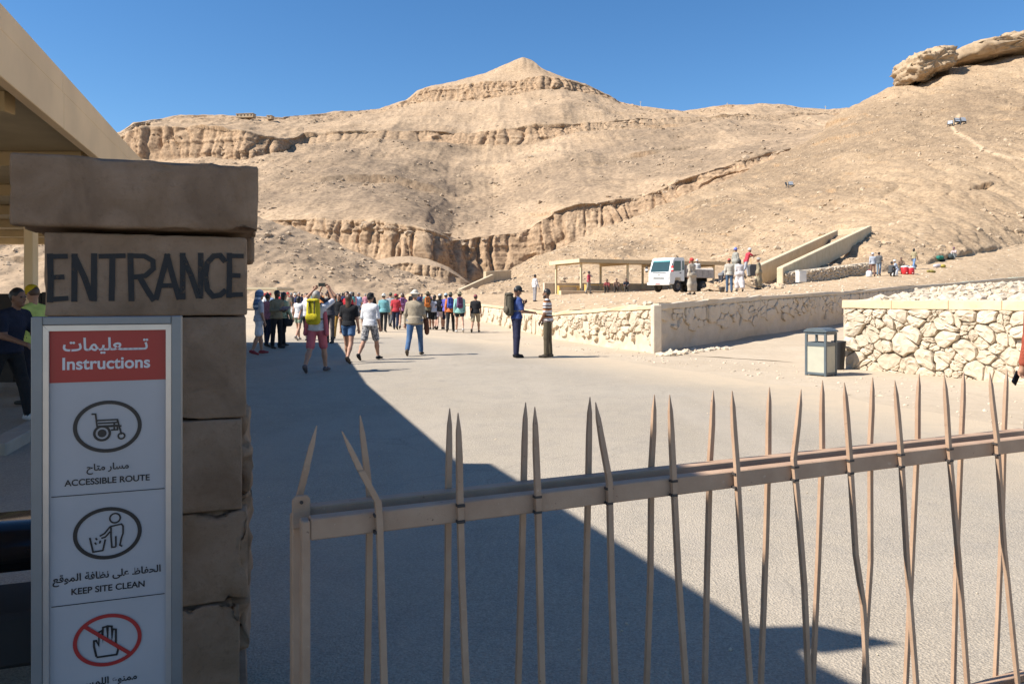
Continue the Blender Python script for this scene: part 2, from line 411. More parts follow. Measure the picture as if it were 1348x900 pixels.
xsB = np.concatenate([np.linspace(520, 760, 170), np.linspace(761, 1480, 560)])
hillside, bvB, GB = sheet('hillside', xsB, [T_front, B_0, B_1, B_2, B_e],
    [(60, 0, 0.07, 0, 5), (80, 0, 0.55, 0.35, 9), (90, 0, 0.85, 0.6, 14), (80, 0, 0.95, 0.6, 15)],
    BT, 23, scree=[(1190, 190, 190, 60, 0.75), (1060, 235, 140, 55, 0.8), (940, 285, 110, 32, 0.8), (1290, 165, 110, 55, 0.7), (830, 325, 60, 16, 0.9), (1000, 275, 160, 18, 0.45)],
    paths=[(path_pts, 2.4)], back=(160, 60, 10), keep=True, pale_rows=66, gw=0.4)

# --- the low hill on the left and the mound in the valley
C_0 = [(-420,460,60),(0,420,72),(330,410,84),(420,409,88),(520,407,96),(620,406,106),(660,405,112)]
C_1 = [(-420,330,80),(0,340,96),(330,345,106),(420,356,110),(520,374,116),(620,387,120),(660,390.5,122)]
C_e = [(-420,150,130),(0,215,130),(150,245,132),(250,266,134),(330,283,136),(345,288,136),(375,298,137),(400,304,138),(440,320,138),(480,338,137),(520,353,136),(560,367,134),(600,380,130),(660,390,126)]
left_hill, bvC, GC = sheet('low_hill', np.linspace(-420, 660, 420), [C_0, C_1, C_e], [(50, 0.15, 0.7, 0.3, 9), (90, 0.2, 0.9, 0.55, 12)], CT, 37,
    scree=[(380, 330, 60, 20, 0.6), (470, 365, 60, 12, 0.6)], back=(60, 25, 8), keep=True)
D_0 = [(470,402,176),(560,402,174),(640,402,180)]
D_1 = [(470,372,190),(500,364,189),(540,362,188),(580,366,188),(610,376,190),(640,390,192)]
D_2 = [(470,360,193),(500,349,191),(540,347,190),(580,352,190),(610,368,193),(640,389,195)]
D_e = [(470,356,204),(495,343,206),(515,340,208),(540,338.5,208),(565,342,206),(590,352,204),(612,368,202),(640,388,200)]
mound, bvD, GD = sheet('mound', np.linspace(470, 640, 170), [D_0, D_1, D_2, D_e], [(20, 0.1, 0.4, 0.2, 6), (30, 0.9, 0.3, 1.0, 7), (26, 0, 0.35, 0, 8)], CT, 41, back=(30, 12, 6))

# --- valley floor and the asphalt forecourt
def sand_mat(name, c1, c2, c3, sc=1.0):
    m, nt, bs = nmat(name); co = geoco(nt)
    a = noise_n(nt, co, 0.35 * sc, 5, 0.6, 0.5); b = noise_n(nt, co, 4.0 * sc, 6, 0.7); c = noise_n(nt, co, 28 * sc, 4, 0.7)
    base = mix(nt, ramp(nt, a.outputs[0], [(0.35, 0.0), (0.65, 1.0)]).outputs[0], c1, c2)
    base = mix(nt, ramp(nt, b.outputs[0], [(0.5, 0.0), (0.72, 0.55)]).outputs[0], base, c3)
    base = mix(nt, ramp(nt, c.outputs[0], [(0.62, 0.0), (0.7, 0.5)]).outputs[0], base, [q * 0.6 for q in c3])
    nt.links.new(base, bs.inputs['Base Color']); bs.inputs['Roughness'].default_value = 0.95; bs.inputs['Specular IOR Level'].default_value = 0.1
    s = node(nt, 'ShaderNodeMath', operation='MULTIPLY_ADD'); s.inputs[1].default_value = 0.25
    nt.links.new(c.outputs[0], s.inputs[0]); nt.links.new(b.outputs[0], s.inputs[2])
    bump(nt, bs, s.outputs[0], 0.55, 0.05)
    return m
SAND = sand_mat('pale_sand', (0.44, 0.35, 0.25), (0.50, 0.405, 0.295), (0.37, 0.29, 0.20))
ys = np.array([-3000, -800, -100, -20, 0, 10, 20, 30, 40, 60, 80, 100, 150, 200, 300, 420, 600, 1000, 2000, 6000.0])
xg = np.array([-5000, -1500, -500, -200, -100, -60, -30, -15, 0, 15, 30, 60, 100, 200, 500, 1500, 5000.0])
XX, YY = np.meshgrid(xg, ys)
ZZ = np.where(YY < 30, 0, 0.0055 * (np.minimum(YY, 300) - 30))
idx = np.arange(XX.size).reshape(XX.shape)
fg = np.stack([idx[:-1, :-1], idx[:-1, 1:], idx[1:, 1:], idx[1:, :-1]], -1).reshape(-1, 4)
ground = link('ground', np_mesh('ground', np.stack([XX, YY, ZZ], -1).reshape(-1, 3), fg, False), None, SAND)
tag(ground, kind='structure')

# asphalt: edge polyline of the road on its right side (world X for a given Y), dust drifts over it
EDGE_Y = np.array([-30, 0, 5, 8.7, 11.1, 13.5, 15.7, 18, 21, 25, 29, 33, 37])
EDGE_X = np.array([9.0, 7.5, 6.6, 6.1, 5.6, 5.15, 4.55, 3.4, 2.2, 0.75, -1.6, -4.5, -9])
gx = np.arange(-26, 10, 0.2); gy = np.concatenate([np.arange(-8, 12, 0.25), np.arange(12, 38, 0.4)])
XX, YY = np.meshgrid(gx, gy)
ex = np.interp(YY, EDGE_Y, EDGE_X)
wob = 0.35 * fbm(XX * 0 + 3, YY / 1.6, YY * 0, 4, 5)
lim = ex + wob
keepc = XX[:-1, :-1] < lim[:-1, :-1]
idx = np.arange(XX.size).reshape(XX.shape)
fr = np.stack([idx[:-1, :-1], idx[:-1, 1:], idx[1:, 1:], idx[1:, :-1]], -1)[keepc]
used = np.unique(fr); remap = np.full(XX.size, -1); remap[used] = np.arange(len(used))
Vr = np.stack([np.minimum(XX, lim + 0.02), YY, np.where(YY < 30, 0, 0.0055 * (YY - 30)) + 0.006], -1).reshape(-1, 3)[used]
me = np_mesh('road', Vr, remap[fr], False)
dist_e = (lim - XX).ravel()[used]; yy = YY.ravel()[used]
dust = np.clip(1.0 - dist_e / 3.2, 0, 1) * 0.95
dust = np.maximum(dust, np.clip((yy - 27) / 7, 0, 1))
a_ = me.attributes.new('dust', 'FLOAT', 'POINT'); a_.data.foreach_set('value', dust.astype(np.float32))
m, nt, bs = nmat('dusty_asphalt'); co = geoco(nt)
big = noise_n(nt, co, 0.22, 5, 0.6, 0.4); agg = noise_n(nt, co, 95, 3, 0.75); agg2 = noise_n(nt, co, 30, 4, 0.7); mid = noise_n(nt, co, 2.6, 6, 0.65, 0.5)
vor = node(nt, 'ShaderNodeTexVoronoi'); vor.inputs['Scale'].default_value = 75; nt.links.new(co, vor.inputs['Vector'])
base = mix(nt, ramp(nt, big.outputs[0], [(0.35, 0.0), (0.65, 1.0)]).outputs[0], (0.342, 0.288, 0.22), (0.39, 0.333, 0.26))
base = mix(nt, ramp(nt, mid.outputs[0], [(0.45, 0.0), (0.75, 0.5)]).outputs[0], base, (0.265, 0.235, 0.20))
base = mix(nt, 0.5, base, ramp(nt, agg.outputs[0], [(0.3, (0.14, 0.14, 0.14)), (0.5, (0.5, 0.5, 0.5)), (0.72, (0.9, 0.88, 0.85))]).outputs[0], 'OVERLAY')
base = mix(nt, ramp(nt, agg2.outputs[0], [(0.62, 0.0), (0.75, 0.5)]).outputs[0], base, (0.44, 0.39, 0.325))
spt = noise_n(nt, co, 1.7, 3, 0.5)
base = mix(nt, ramp(nt, spt.outputs[0], [(0.68, 0.0), (0.76, 0.45)]).outputs[0], base, (0.20, 0.18, 0.16))
wv = noise_n(nt, co, 1.2, 4, 0.6)
vc = node(nt, 'ShaderNodeVectorMath', operation='MULTIPLY_ADD'); vc.inputs[1].default_value = (0.5, 0.5, 0.5); nt.links.new(wv.outputs['Color'], vc.inputs[0]); nt.links.new(co, vc.inputs[2])
ck = node(nt, 'ShaderNodeTexVoronoi', feature='DISTANCE_TO_EDGE'); ck.inputs['Scale'].default_value = 0.42; nt.links.new(vc.outputs[0], ck.inputs['Vector'])
ckm = node(nt, 'ShaderNodeMath', operation='MULTIPLY'); nt.links.new(ramp(nt, ck.outputs['Distance'], [(0.0, 0.28), (0.006, 0.0)]).outputs[0], ckm.inputs[0]); nt.links.new(ramp(nt, big.outputs[0], [(0.44, 0.0), (0.56, 1.0)]).outputs[0], ckm.inputs[1])
base = mix(nt, ckm.outputs[0], base, (0.12, 0.105, 0.09))
# tyre-dusted lanes and drifted sand
mpd = node(nt, 'ShaderNodeMapping'); mpd.inputs['Scale'].default_value = (1, 0.12, 1); mpd.inputs['Rotation'].default_value = (0, 0, 0.25); nt.links.new(co, mpd.inputs[0])
lan = noise_n(nt, mpd.outputs[0], 0.9, 5, 0.6)
base = mix(nt, ramp(nt, lan.outputs[0], [(0.5, 0.0), (0.7, 0.5)]).outputs[0], base, (0.42, 0.355, 0.28))
ad = node(nt, 'ShaderNodeAttribute', attribute_name='dust')
dm = node(nt, 'ShaderNodeMath', operation='MULTIPLY_ADD'); dm.inputs[1].default_value = 1.5
nt.links.new(ad.outputs['Fac'], dm.inputs[0])
nz = ramp(nt, mid.outputs[0], [(0.3, (0, 0, 0)), (0.7, (0.5, 0.5, 0.5))])
sb = node(nt, 'ShaderNodeMath', operation='SUBTRACT'); sb.inputs[1].default_value = 0.5; nt.links.new(nz.outputs[0], sb.inputs[0]); nt.links.new(sb.outputs[0], dm.inputs[2])
dm.use_clamp = True
base = mix(nt, dm.outputs[0], base, (0.50, 0.395, 0.275))
nt.links.new(base, bs.inputs['Base Color']); bs.inputs['Roughness'].default_value = 0.9; bs.inputs['Specular IOR Level'].default_value = 0.25
s = node(nt, 'ShaderNodeMath', operation='ADD'); nt.links.new(agg.outputs[0], s.inputs[0]); nt.links.new(vor.outputs['Distance'], s.inputs[1])
bump(nt, bs, s.outputs[0], 0.55, 0.012)
road = link('road', me, None, m); tag(road, kind='structure')
# ------------------------------------------------------------------ rough stone blocks
def rough_block(name, sx, sy, sz, seed, mat, parent, M, res=0.03, r=0.012, amp=0.003, chip=0.02):
    """box with worn, chipped edges; local box from 0..sx, 0..sy, 0..sz"""
    bm = bmesh.new()
    S = (sx, sy, sz)
    n = [max(2, min(26, int(s / res))) for s in S]
    gl = [np.concatenate([[0], np.linspace(min(r * 1.15, s * 0.3), s - min(r * 1.15, s * 0.3), k + 1), [s]]) for s, k in zip(S, n)]
    n = [k + 2 for k in n]
    vs = {}
    def vert(i, j, k):
        key = (i, j, k)
        if key not in vs: vs[key] = bm.verts.new((gl[0][i], gl[1][j], gl[2][k]))
        return vs[key]
    for a, b, c in ((0, 1, 2), (1, 2, 0), (2, 0, 1)):
        for side in (0, 1):
            for i in range(n[a]):
                for j in range(n[b]):
                    q = []
                    for di, dj in ((0, 0), (1, 0), (1, 1), (0, 1)):
                        t = [0, 0, 0]; t[a] = i + di; t[b] = j + dj; t[c] = n[c] * side; q.append(vert(*t))
                    bm.faces.new(q if side else q[::-1])
    co = np.array([v.co for v in bm.verts])
    half = np.array(S) / 2; p = co - half
    inner = half - r
    q = np.clip(p, -inner, inner); d = p - q; L = np.linalg.norm(d, axis=1, keepdims=True)
    dirn = d / np.maximum(L, 1e-9)
    p2 = q + dirn * r
    nz = fbm(p[:, 0] * 14 + seed, p[:, 1] * 14, p[:, 2] * 14, 4, seed)
    ed = np.sum(np.abs(p) > inner - 0.02, axis=1) >= 2
    cz = fbm(p[:, 0] * 9 + seed * 3, p[:, 1] * 9, p[:, 2] * 9, 3, seed + 4)
    off = amp * nz - np.where(ed, chip * np.clip(cz - 0.05, 0, 1.2), 0)
    p2 = p2 + dirn * off[:, None] - np.where(ed, 1, 0)[:, None] * np.sign(p) * (chip * 0.5 * np.clip(cz - 0.15, 0, 1))[:, None]
    for v, c in zip(bm.verts, p2 + half): v.co = M @ Vector(c)
    bmesh.ops.recalc_face_normals(bm, faces=bm.faces)
    me = bpy.data.meshes.new(name); bm.to_mesh(me); bm.free()
    for f in me.polygons: f.use_smooth = True
    return link(name, me, parent, mat)

def stone_mat(name, c1, c2, dark, sc=1.0, bstr=0.6):
    m, nt, bs = nmat(name); co = geoco(nt)
    a = noise_n(nt, co, 3 * sc, 6, 0.62, 0.4); b = noise_n(nt, co, 18 * sc, 6, 0.7); d = noise_n(nt, co, 1.3 * sc, 4, 0.6, 1.0)
    base = mix(nt, ramp(nt, a.outputs[0], [(0.35, 0.0), (0.65, 1.0)]).outputs[0], c1, c2)
    base = mix(nt, ramp(nt, d.outputs[0], [(0.5, 0.0), (0.72, 0.7)]).outputs[0], base, dark)
    base = mix(nt, ramp(nt, b.outputs[0], [(0.55, 0.0), (0.75, 0.4)]).outputs[0], base, [c * 0.75 for c in dark])
    nt.links.new(base, bs.inputs['Base Color']); bs.inputs['Roughness'].default_value = 0.92; bs.inputs['Specular IOR Level'].default_value = 0.15
    s = node(nt, 'ShaderNodeMath', operation='MULTIPLY_ADD'); s.inputs[1].default_value = 0.5
    nt.links.new(b.outputs[0], s.inputs[0]); nt.links.new(a.outputs[0], s.inputs[2])
    bump(nt, bs, s.outputs[0], bstr, 0.03 / sc)
    return m
PILLAR = stone_mat('pillar_sandstone', (0.245, 0.16, 0.10), (0.335, 0.23, 0.155), (0.165, 0.105, 0.066), 2.2, 0.8)
RUBBLE = stone_mat('rubble_limestone', (0.53, 0.435, 0.315), (0.60, 0.50, 0.375), (0.42, 0.335, 0.235), 1.0, 0.7)
MORTAR = stone_mat('wall_mortar', (0.54, 0.44, 0.32), (0.60, 0.50, 0.37), (0.46, 0.365, 0.255), 1.2, 0.7)
COPING = stone_mat('coping_stone', (0.60, 0.45, 0.275), (0.66, 0.51, 0.33), (0.52, 0.38, 0.225), 0.8, 0.3)
PLASTER = stone_mat('terrace_plaster', (0.58, 0.475, 0.35), (0.64, 0.53, 0.40), (0.50, 0.40, 0.29), 0.7, 0.5)

# ------------------------------------------------------------------ entrance pillar
def frame_at(px, d, ex=0.94, ey=0.342):
    l = math.hypot(ex, ey); ex /= l; ey /= l
    P0 = Vector(((px - CX) / F * d, d, 0))
    M = Matrix(((ex, -ey, 0, P0.x), (ey, ex, 0, P0.y), (0, 0, 1, 0), (0, 0, 0, 1)))
    def loc(x, y):                                     # pixel -> (s, z) on the front plane
        u, v = uv(x, y)
        s = (u * P0.y - P0.x) / (ex - u * ey)
        return s, H + v * (P0.y + s * ey)
    return M, loc
MP, lp = frame_at(57, 2.52)
pil = empty('stone_pillar', (0, 0, 0), 0, 'weathered sandstone gate pillar with ENTRANCE painted in black under its cap', 'pillar')
pil.location = MP.translation
Mi = Matrix.Translation(-MP.translation) @ MP
PW = 0.645
zs = [0.0, 0.19, 0.511, 0.838, 1.168, 1.535, 1.822]
jit = [0.02, 0.0, 0.018, 0.006, 0.014, 0.0]
for i in range(6):
    z0, z1 = zs[i], zs[i+1] - 0.006
    # old blocks: the right flank is broken unevenly
    w = PW - 0.004 - [0.0, 0.03, 0.0, 0.022, 0.006, 0.004][i]
    rough_block('block', w, 0.55 + jit[i] * 0.5, z1 - z0, 20 + i, PILLAR, pil, Mi @ Matrix.Translation((0.002 * (i % 2), jit[i] * 0.4, z0)), 0.022, 0.006, 0.0014, [0.03, 0.035, 0.04, 0.025, 0.012, 0.006][i])
# rubble core showing where the flank has broken away
rough_block('flank_stone', 0.13, 0.30, 0.36, 61, PILLAR, pil, Mi @ Matrix.Translation((PW - 0.125, 0.16, 0.50)), 0.025, 0.02, 0.012, 0.05)
rough_block('flank_stone', 0.13, 0.32, 0.30, 63, PILLAR, pil, Mi @ Matrix.Translation((PW - 0.125, 0.15, 0.86)), 0.025, 0.02, 0.012, 0.05)
rough_block('flank_stone', 0.12, 0.40, 0.20, 62, PILLAR, pil, Mi @ Matrix.Translation((PW - 0.115, 0.06, 0.30)), 0.025, 0.02, 0.010, 0.05)
rough_block('cap', 0.762, 0.72, 0.236, 31, PILLAR, pil, Mi @ Matrix.Translation((-0.088, -0.05, 1.832)), 0.022, 0.010, 0.0016, 0.016)
rough_block('flank_stone', 0.045, 0.22, 0.10, 64, PILLAR, pil, Mi @ Matrix.Translation((PW - 0.02, 0.34, 1.74)), 0.02, 0.012, 0.004, 0.03)

class Flat:
    """flat painted marks on a plane: (s, z) coordinates, tiny depth steps so that strokes never coincide"""
    def __init__(self, M, y0): self.M = M; self.y = y0; self.v = []; self.f = []
    def poly(self, pts):
        b = len(self.v); self.v += [self.M @ Vector((p[0], self.y, p[1])) for p in pts]
        self.f.append(tuple(range(b, b + len(pts)))); self.y -= 0.00006
    def stroke(self, pts, w, closed=False):
        pts = [Vector((p[0], p[1])) for p in pts]
        n = len(pts); L = []; Rr = []
        for i in range(n):
            if closed: a, b = pts[i-1], pts[(i+1) % n]
            else: a, b = pts[max(0, i-1)], pts[min(n-1, i+1)]
            d1 = (pts[i] - a); d2 = (b - pts[i])
            if d1.length < 1e-9: d1 = d2
            if d2.length < 1e-9: d2 = d1
            d1 = d1.normalized(); d2 = d2.normalized()
            nn = Vector((-(d1.y + d2.y), d1.x + d2.x)); nn.normalize()
            k = w / 2 / max(0.5, nn.dot(Vector((-d1.y, d1.x))))
            L.append(pts[i] + nn * k); Rr.append(pts[i] - nn * k)
        b0 = len(self.v)
        self.v += [self.M @ Vector((p.x, self.y, p.y)) for p in L] + [self.M @ Vector((p.x, self.y, p.y)) for p in Rr]
        for i in range(n if closed else n - 1):
            j = (i + 1) % n
            self.f.append((b0 + i, b0 + j, b0 + n + j, b0 + n + i))
        self.y -= 0.00006
    def circle(self, c, r, w, n=40, ry=None):
        ry = ry or r
        self.stroke([(c[0] + r * math.cos(2 * math.pi * k / n), c[1] + ry * math.sin(2 * math.pi * k / n)) for k in range(n)], w, True)
    def disc(self, c, r, n=24):
        self.poly([(c[0] + r * math.cos(2 * math.pi * k / n), c[1] + r * math.sin(2 * math.pi * k / n)) for k in range(n)])
    def build(self, name, mat, parent):
        me = bpy.data.meshes.new(name); me.from_pydata([tuple(v) for v in self.v], [], self.f)
        return link(name, me, parent, mat)

m, nt, bs = nmat('worn_black_paint'); co = geoco(nt)
n1 = noise_n(nt, co, 38, 6, 0.75); n2 = noise_n(nt, co, 7, 4, 0.6)
bs.inputs['Base Color'].default_value = (0.03, 0.029, 0.028, 1); bs.inputs['Roughness'].default_value = 0.8
s = node(nt, 'ShaderNodeMath', operation='MULTIPLY_ADD'); s.inputs[1].default_value = 0.8; nt.links.new(n2.outputs[0], s.inputs[0]); nt.links.new(n1.outputs[0], s.inputs[2])
nt.links.new(ramp(nt, s.outputs[0], [(0.64, 0.30), (0.8, 0.93)]).outputs[0], bs.inputs['Alpha'])
PAINT = m
fl = Flat(Mi, -0.0035)
TOPL, BOTL = 334.0, 397.0
def lw(x): return 333.5 - 0.5 * (x - 64) / 256, 398.0 - 6 * (x - 64) / 256
def LP(x, f):                                          # f = 0 top .. 1 bottom of the lettering
    a, b = lw(x); return lp(x, a + (b - a) * f)
W = 0.0185; T = 0.0165
def J(p): return (p[0] + random.uniform(-1, 1) * 0.0012, p[1] + random.uniform(-1, 1) * 0.0012)
def letter(strokes):
    for pts, w in strokes: fl.stroke([J(LP(*q)) for q in pts], w)
letter([([(66,0),(67,.5),(66,1.0)], W), ([(64,.07),(90,.06)], T), ([(66,.49),(85,.49)], T), ([(63,.94),(90,.93)], T)])
letter([([(98,1.0),(98,0)], W), ([(97,.03),(112,.5),(122,.98)], W), ([(124,1.0),(124,0)], W)])
letter([([(130,.06),(166,.05)], T), ([(148,.06),(148,.6),(147,1.0)], W)])
letter([([(173,1.02),(172,0)], W), ([(169,.06),(190,.06),(201,.16),(202,.34),(192,.48),(172,.52)], T), ([(184,.52),(194,.8),(203,1.02)], W)])
letter([([(205,1.0),(213,.5),(221,.02)], W), ([(220,.02),(227,.5),(236,1.0)], W), ([(210,.7),(232,.7)], T)])
letter([([(241,1.0),(241,0)], W), ([(240,.03),(252,.5),(262,.98)], W), ([(264,1.0),(264,0)], W)])
letter([([(297,.2),(290,.06),(281,.06),(273,.22),(271,.5),(273,.8),(281,.95),(290,.93),(297,.82)], W)])
letter([([(302,0),(302,.5),(301,1.0)], W), ([(300,.07),(321,.07)], T), ([(302,.5),(317,.5)], T), ([(299,.93),(320,.92)], T)])
fl.build('painted_lettering', PAINT, pil)

# ------------------------------------------------------------------ instruction sign
MS, ls = frame_at(41, 1.99)
SW = 0.362
sg = empty('instruction_sign', MS.translation, 0, 'tall framed instruction board with red header standing before the entrance pillar', 'sign')
Ms = Matrix.Translation(-MS.translation) @ MS
ALU = plain('sign_aluminium', (0.22, 0.23, 0.235), 0.42, 0.05, 6, 0.35)
ALU2 = plain('bright_aluminium', (0.52, 0.50, 0.48), 0.3, 0.06, 9, 0.6)
PANEL = plain('white_sign_panel', (0.40, 0.395, 0.405), 0.3, 0.05, 4)
REDP = plain('red_sign_print', (0.36, 0.012, 0.014), 0.3, 0.03, 3)
BLK = plain('black_sign_print', (0.012, 0.012, 0.014), 0.4, 0.05, 3)
WHT = plain('white_sign_print', (0.62, 0.6, 0.6), 0.4, 0.02, 3)
RED2 = plain('red_ring_print', (0.36, 0.02, 0.02), 0.4, 0.03, 3)
zt, zb = 1.548, 0.26
b = MB(); b.prism_y([(0, zb), (0.026, zb), (0.026, zt), (0, zt)], -0.004, 0.045, Ms); b.prism_y([(SW - 0.026, zb), (SW, zb), (SW, zt), (SW - 0.026, zt)], -0.004, 0.045, Ms)
b.prism_y([(0.0262, zt - 0.022), (SW - 0.0262, zt - 0.022), (SW - 0.0262, zt - 0.0005), (0.0262, zt - 0.0005)], -0.0036, 0.045, Ms)
b.prism_y([(0.0262, zb), (SW - 0.0262, zb), (SW - 0.0262, zb + 0.02), (0.0262, zb + 0.02)], -0.0036, 0.045, Ms)
b.build('frame', ALU, sg, 0.002)
b = MB(); b.prism_y([(0.0265, zb + 0.022), (0.040, zb + 0.022), (0.040, zt - 0.038), (0.0265, zt - 0.0225)], 0.0, 0.012, Ms)
b.prism_y([(SW - 0.040, zb + 0.022), (SW - 0.0265, zb + 0.022), (SW - 0.0265, zt - 0.0225), (SW - 0.040, zt - 0.038)], 0.0, 0.012, Ms)
b.prism_y([(0.0402, zt - 0.038), (SW - 0.0402, zt - 0.038), (SW - 0.028, zt - 0.0232), (0.028, zt - 0.0232)], 0.0004, 0.012, Ms)
b.build('trim', ALU2, sg)
MB().prism_y([(0.030, zb + 0.02), (SW - 0.030, zb + 0.02), (SW - 0.030, zt - 0.028), (0.030, zt - 0.028)], 0.013, 0.040, Ms).build('panel', PANEL, sg)
MB().prism_y([(0.0403, 1.372), (SW - 0.0403, 1.372), (SW - 0.0403, zt - 0.0385), (0.0403, zt - 0.0385)], 0.0118, 0.0132, Ms).build('header', REDP, sg)
b = MB()
for s0 in (0.05, SW - 0.08): b.prism_y([(s0, 0.0), (s0 + 0.03, 0.0), (s0 + 0.03, zb), (s0, zb)], 0.005, 0.035, Ms)
b.prism_y([(0.0, 0.0), (SW, 0.0), (SW, 0.015), (0.0, 0.015)], -0.18, 0.22, Ms)
b.build('stand', ALU, sg, 0.002)
def sign_text(body, cx_px, cy_px, width_px, mat, name='lettering', bold=0.0, yoff=0.0125, hscale=None):
    cu = bpy.data.curves.new('t', 'FONT'); cu.body = body; cu.align_x = 'CENTER'; cu.size = 1.0; cu.offset = bold
    to = bpy.data.objects.new('t', cu); COL.objects.link(to)
    bpy.context.view_layer.update()
    dg = bpy.context.evaluated_depsgraph_get(); me = bpy.data.meshes.new_from_object(to.evaluated_get(dg))
    bpy.data.objects.remove(to)
    v = np.array([q.co for q in me.vertices])
    mn, mx = v.min(0), v.max(0)
    s0, _ = ls(cx_px - width_px / 2, cy_px); s1, _ = ls(cx_px + width_px / 2, cy_px)
    c, zc = ls(cx_px, cy_px)
    k = (s1 - s0) / (mx[0] - mn[0]); kz = k * (hscale or 1.0)
    for q in me.vertices:
        q.co = Ms @ Vector(((q.co.x - (mn[0] + mx[0]) / 2) * k + c, yoff - 0.0012, (q.co.y - (mn[1] + mx[1]) / 2) * kz + zc))
    return link(name, me, sg, mat)
AR = lambda *ws: ' '.join(''.join(chr(c) for c in reversed(x)) for x in reversed(ws))
sign_text(AR([0xFE97, 0x640, 0x640, 0x640, 0x640, 0xFECC, 0xFEE0, 0xFEF4, 0xFEE4, 0xFE8E, 0xFE95]), 139, 455, 113, WHT, bold=0.02)
sign_text('Instructions', 140, 478, 116, WHT, bold=0.022)
sign_text(AR([0xFEE3, 0xFEB4, 0xFE8E, 0xFEAD], [0xFEE3, 0xFE98, 0xFE8E, 0xFEA1]), 141, 617, 56, BLK, bold=0.02)
sign_text('ACCESSIBLE ROUTE', 141, 633, 113, BLK, bold=0.02)
sign_text(AR([0xFE8D, 0xFEDF, 0xFEA4, 0xFED4, 0xFE8E, 0xFEC5], [0xFECB, 0xFEE0, 0xFEF0], [0xFEE7, 0xFEC8, 0xFE8E, 0xFED3, 0xFE94], [0xFE8D, 0xFEDF, 0xFEE4, 0xFEEE, 0xFED7, 0xFECA]), 141, 759, 143, BLK, bold=0.02)
sign_text('KEEP SITE CLEAN', 142, 775, 97, BLK, bold=0.02)
sign_text(AR([0xFEE3, 0xFEE4, 0xFEE8, 0xFEEE, 0xFEC9], [0xFE8D, 0xFEDF, 0xFEE0, 0xFEE4, 0xFEB2]), 143, 899, 74, BLK, bold=0.02)
sign_text('DO NOT TOUCH', 143, 916, 90, BLK, bold=0.02)
PXM = 0.00196                                          # metres per photo pixel on the board
def icon(cxp, cyp): c = ls(cxp, cyp); return lambda dx, dy: (c[0] + dx * PXM, c[1] - dy * PXM)
for (y0, y1) in ((656, 643), (802, 781)):
    f = Flat(Ms, 0.0112)
    a = ls(69, (y0 + y1) / 2 + 4); c = ls(216, (y0 + y1) / 2 - 4)
    z = (a[1] + c[1]) / 2
    f.stroke([(0.044, z), (SW - 0.044, z)], 0.0022)
    f.build('divider', BLK, sg)
q = icon(141, 562); f = Flat(Ms, 0.0112)
f.circle(q(0, 0), 40 * PXM, 5 * PXM, 56, 33.5 * PXM)
f.circle(q(-7, 9), 9.5 * PXM, 3.2 * PXM, 32); f.disc(q(-7, 9), 5.5 * PXM)
f.circle(q(17, 14), 4 * PXM, 2.2 * PXM, 20)
for st in ([(-20, -18), (-15, -18), (-13, 0)], [(-13, -9), (12, -9), (12, -5), (-12, -5)], [(-13, 0), (17, 0)], [(12, -9), (17, 12)], [(-12, -1), (12, -1), (12, 5), (4, 5)], [(8, -5), (8, 6)]):
    f.stroke([q(*p) for p in st], 2.2 * PXM)
f.build('wheelchair_symbol', BLK, sg)
q = icon(141, 703); f = Flat(Ms, 0.0112)
f.circle(q(0, 0), 40 * PXM, 5 * PXM, 56, 33.5 * PXM)
f.circle(q(9, -20), 6.5 * PXM, 2.2 * PXM, 24)
for st in ([(3, -9), (17, -11), (19, -8), (19, 2), (17, 8), (15, 18), (18, 20)], [(3, -9), (-4, 0), (-10, 3)], [(3, -2), (-3, 5), (-8, 6)], [(4, -8), (4, 4), (5, 20), (10, 20)], [(10, 5), (10, 20)], [(-22, 4), (-18, 24), (-6, 23), (-3, 8)], [(-15, 5), (-13, 8)], [(-9, 9), (-10, 13)], [(-16, 11), (-14, 14)]):
    f.stroke([q(*p) for p in st], 2.2 * PXM)
f.build('litter_symbol', BLK, sg)
q = icon(141, 844); f = Flat(Ms, 0.0112)
for st in ([(-14, 21), (-17, 6), (-17, -1), (-14, -1), (-11, 6), (-11, -12), (-7, -14), (-6, 2), (-6, -18), (-1, -19), (0, 1), (0, -19), (5, -18), (5, 2), (6, -14), (10, -13), (10, 8), (13, 14), (11, 22), (-14, 22)],):
    f.stroke([q(*p) for p in st], 2.6 * PXM)
f.build('hand_symbol', BLK, sg)
f = Flat(Ms, 0.0102)
f.circle(q(0, 0), 40 * PXM, 5 * PXM, 56, 33.5 * PXM)
f.stroke([q(-30, -24), q(29, 24)], 5 * PXM)
f.build('prohibition_ring', RED2, sg)

# ------------------------------------------------------------------ spiked gate, two leaves folded together
m, nt, bs = nmat('tan_gate_paint'); co = geoco(nt)
n1 = noise_n(nt, co, 9, 5, 0.6); n2 = noise_n(nt, co, 46, 5, 0.7); n3 = noise_n(nt, co, 150, 3, 0.6)
base = mix(nt, ramp(nt, n1.outputs[0], [(0.35, 0.0), (0.65, 1.0)]).outputs[0], (0.37, 0.235, 0.15), (0.44, 0.295, 0.195))
base = mix(nt, ramp(nt, n2.outputs[0], [(0.66, 0.0), (0.70, 0.85)]).outputs[0], base, (0.12, 0.06, 0.035))
base = mix(nt, ramp(nt, n2.outputs[0], [(0.30, 0.55), (0.36, 0.0)]).outputs[0], base, (0.52, 0.40, 0.29))
nt.links.new(base, bs.inputs['Base Color']); bs.inputs['Roughness'].default_value = 0.6
s_ = node(nt, 'ShaderNodeMath', operation='ADD'); nt.links.new(n2.outputs[0], s_.inputs[0]); nt.links.new(n3.outputs[0], s_.inputs[1]); bump(nt, bs, s_.outputs[0], 0.4, 0.002)
GATE = m
RUST = plain('bare_weld_metal', (0.05, 0.04, 0.035), 0.7, 0.2, 30)
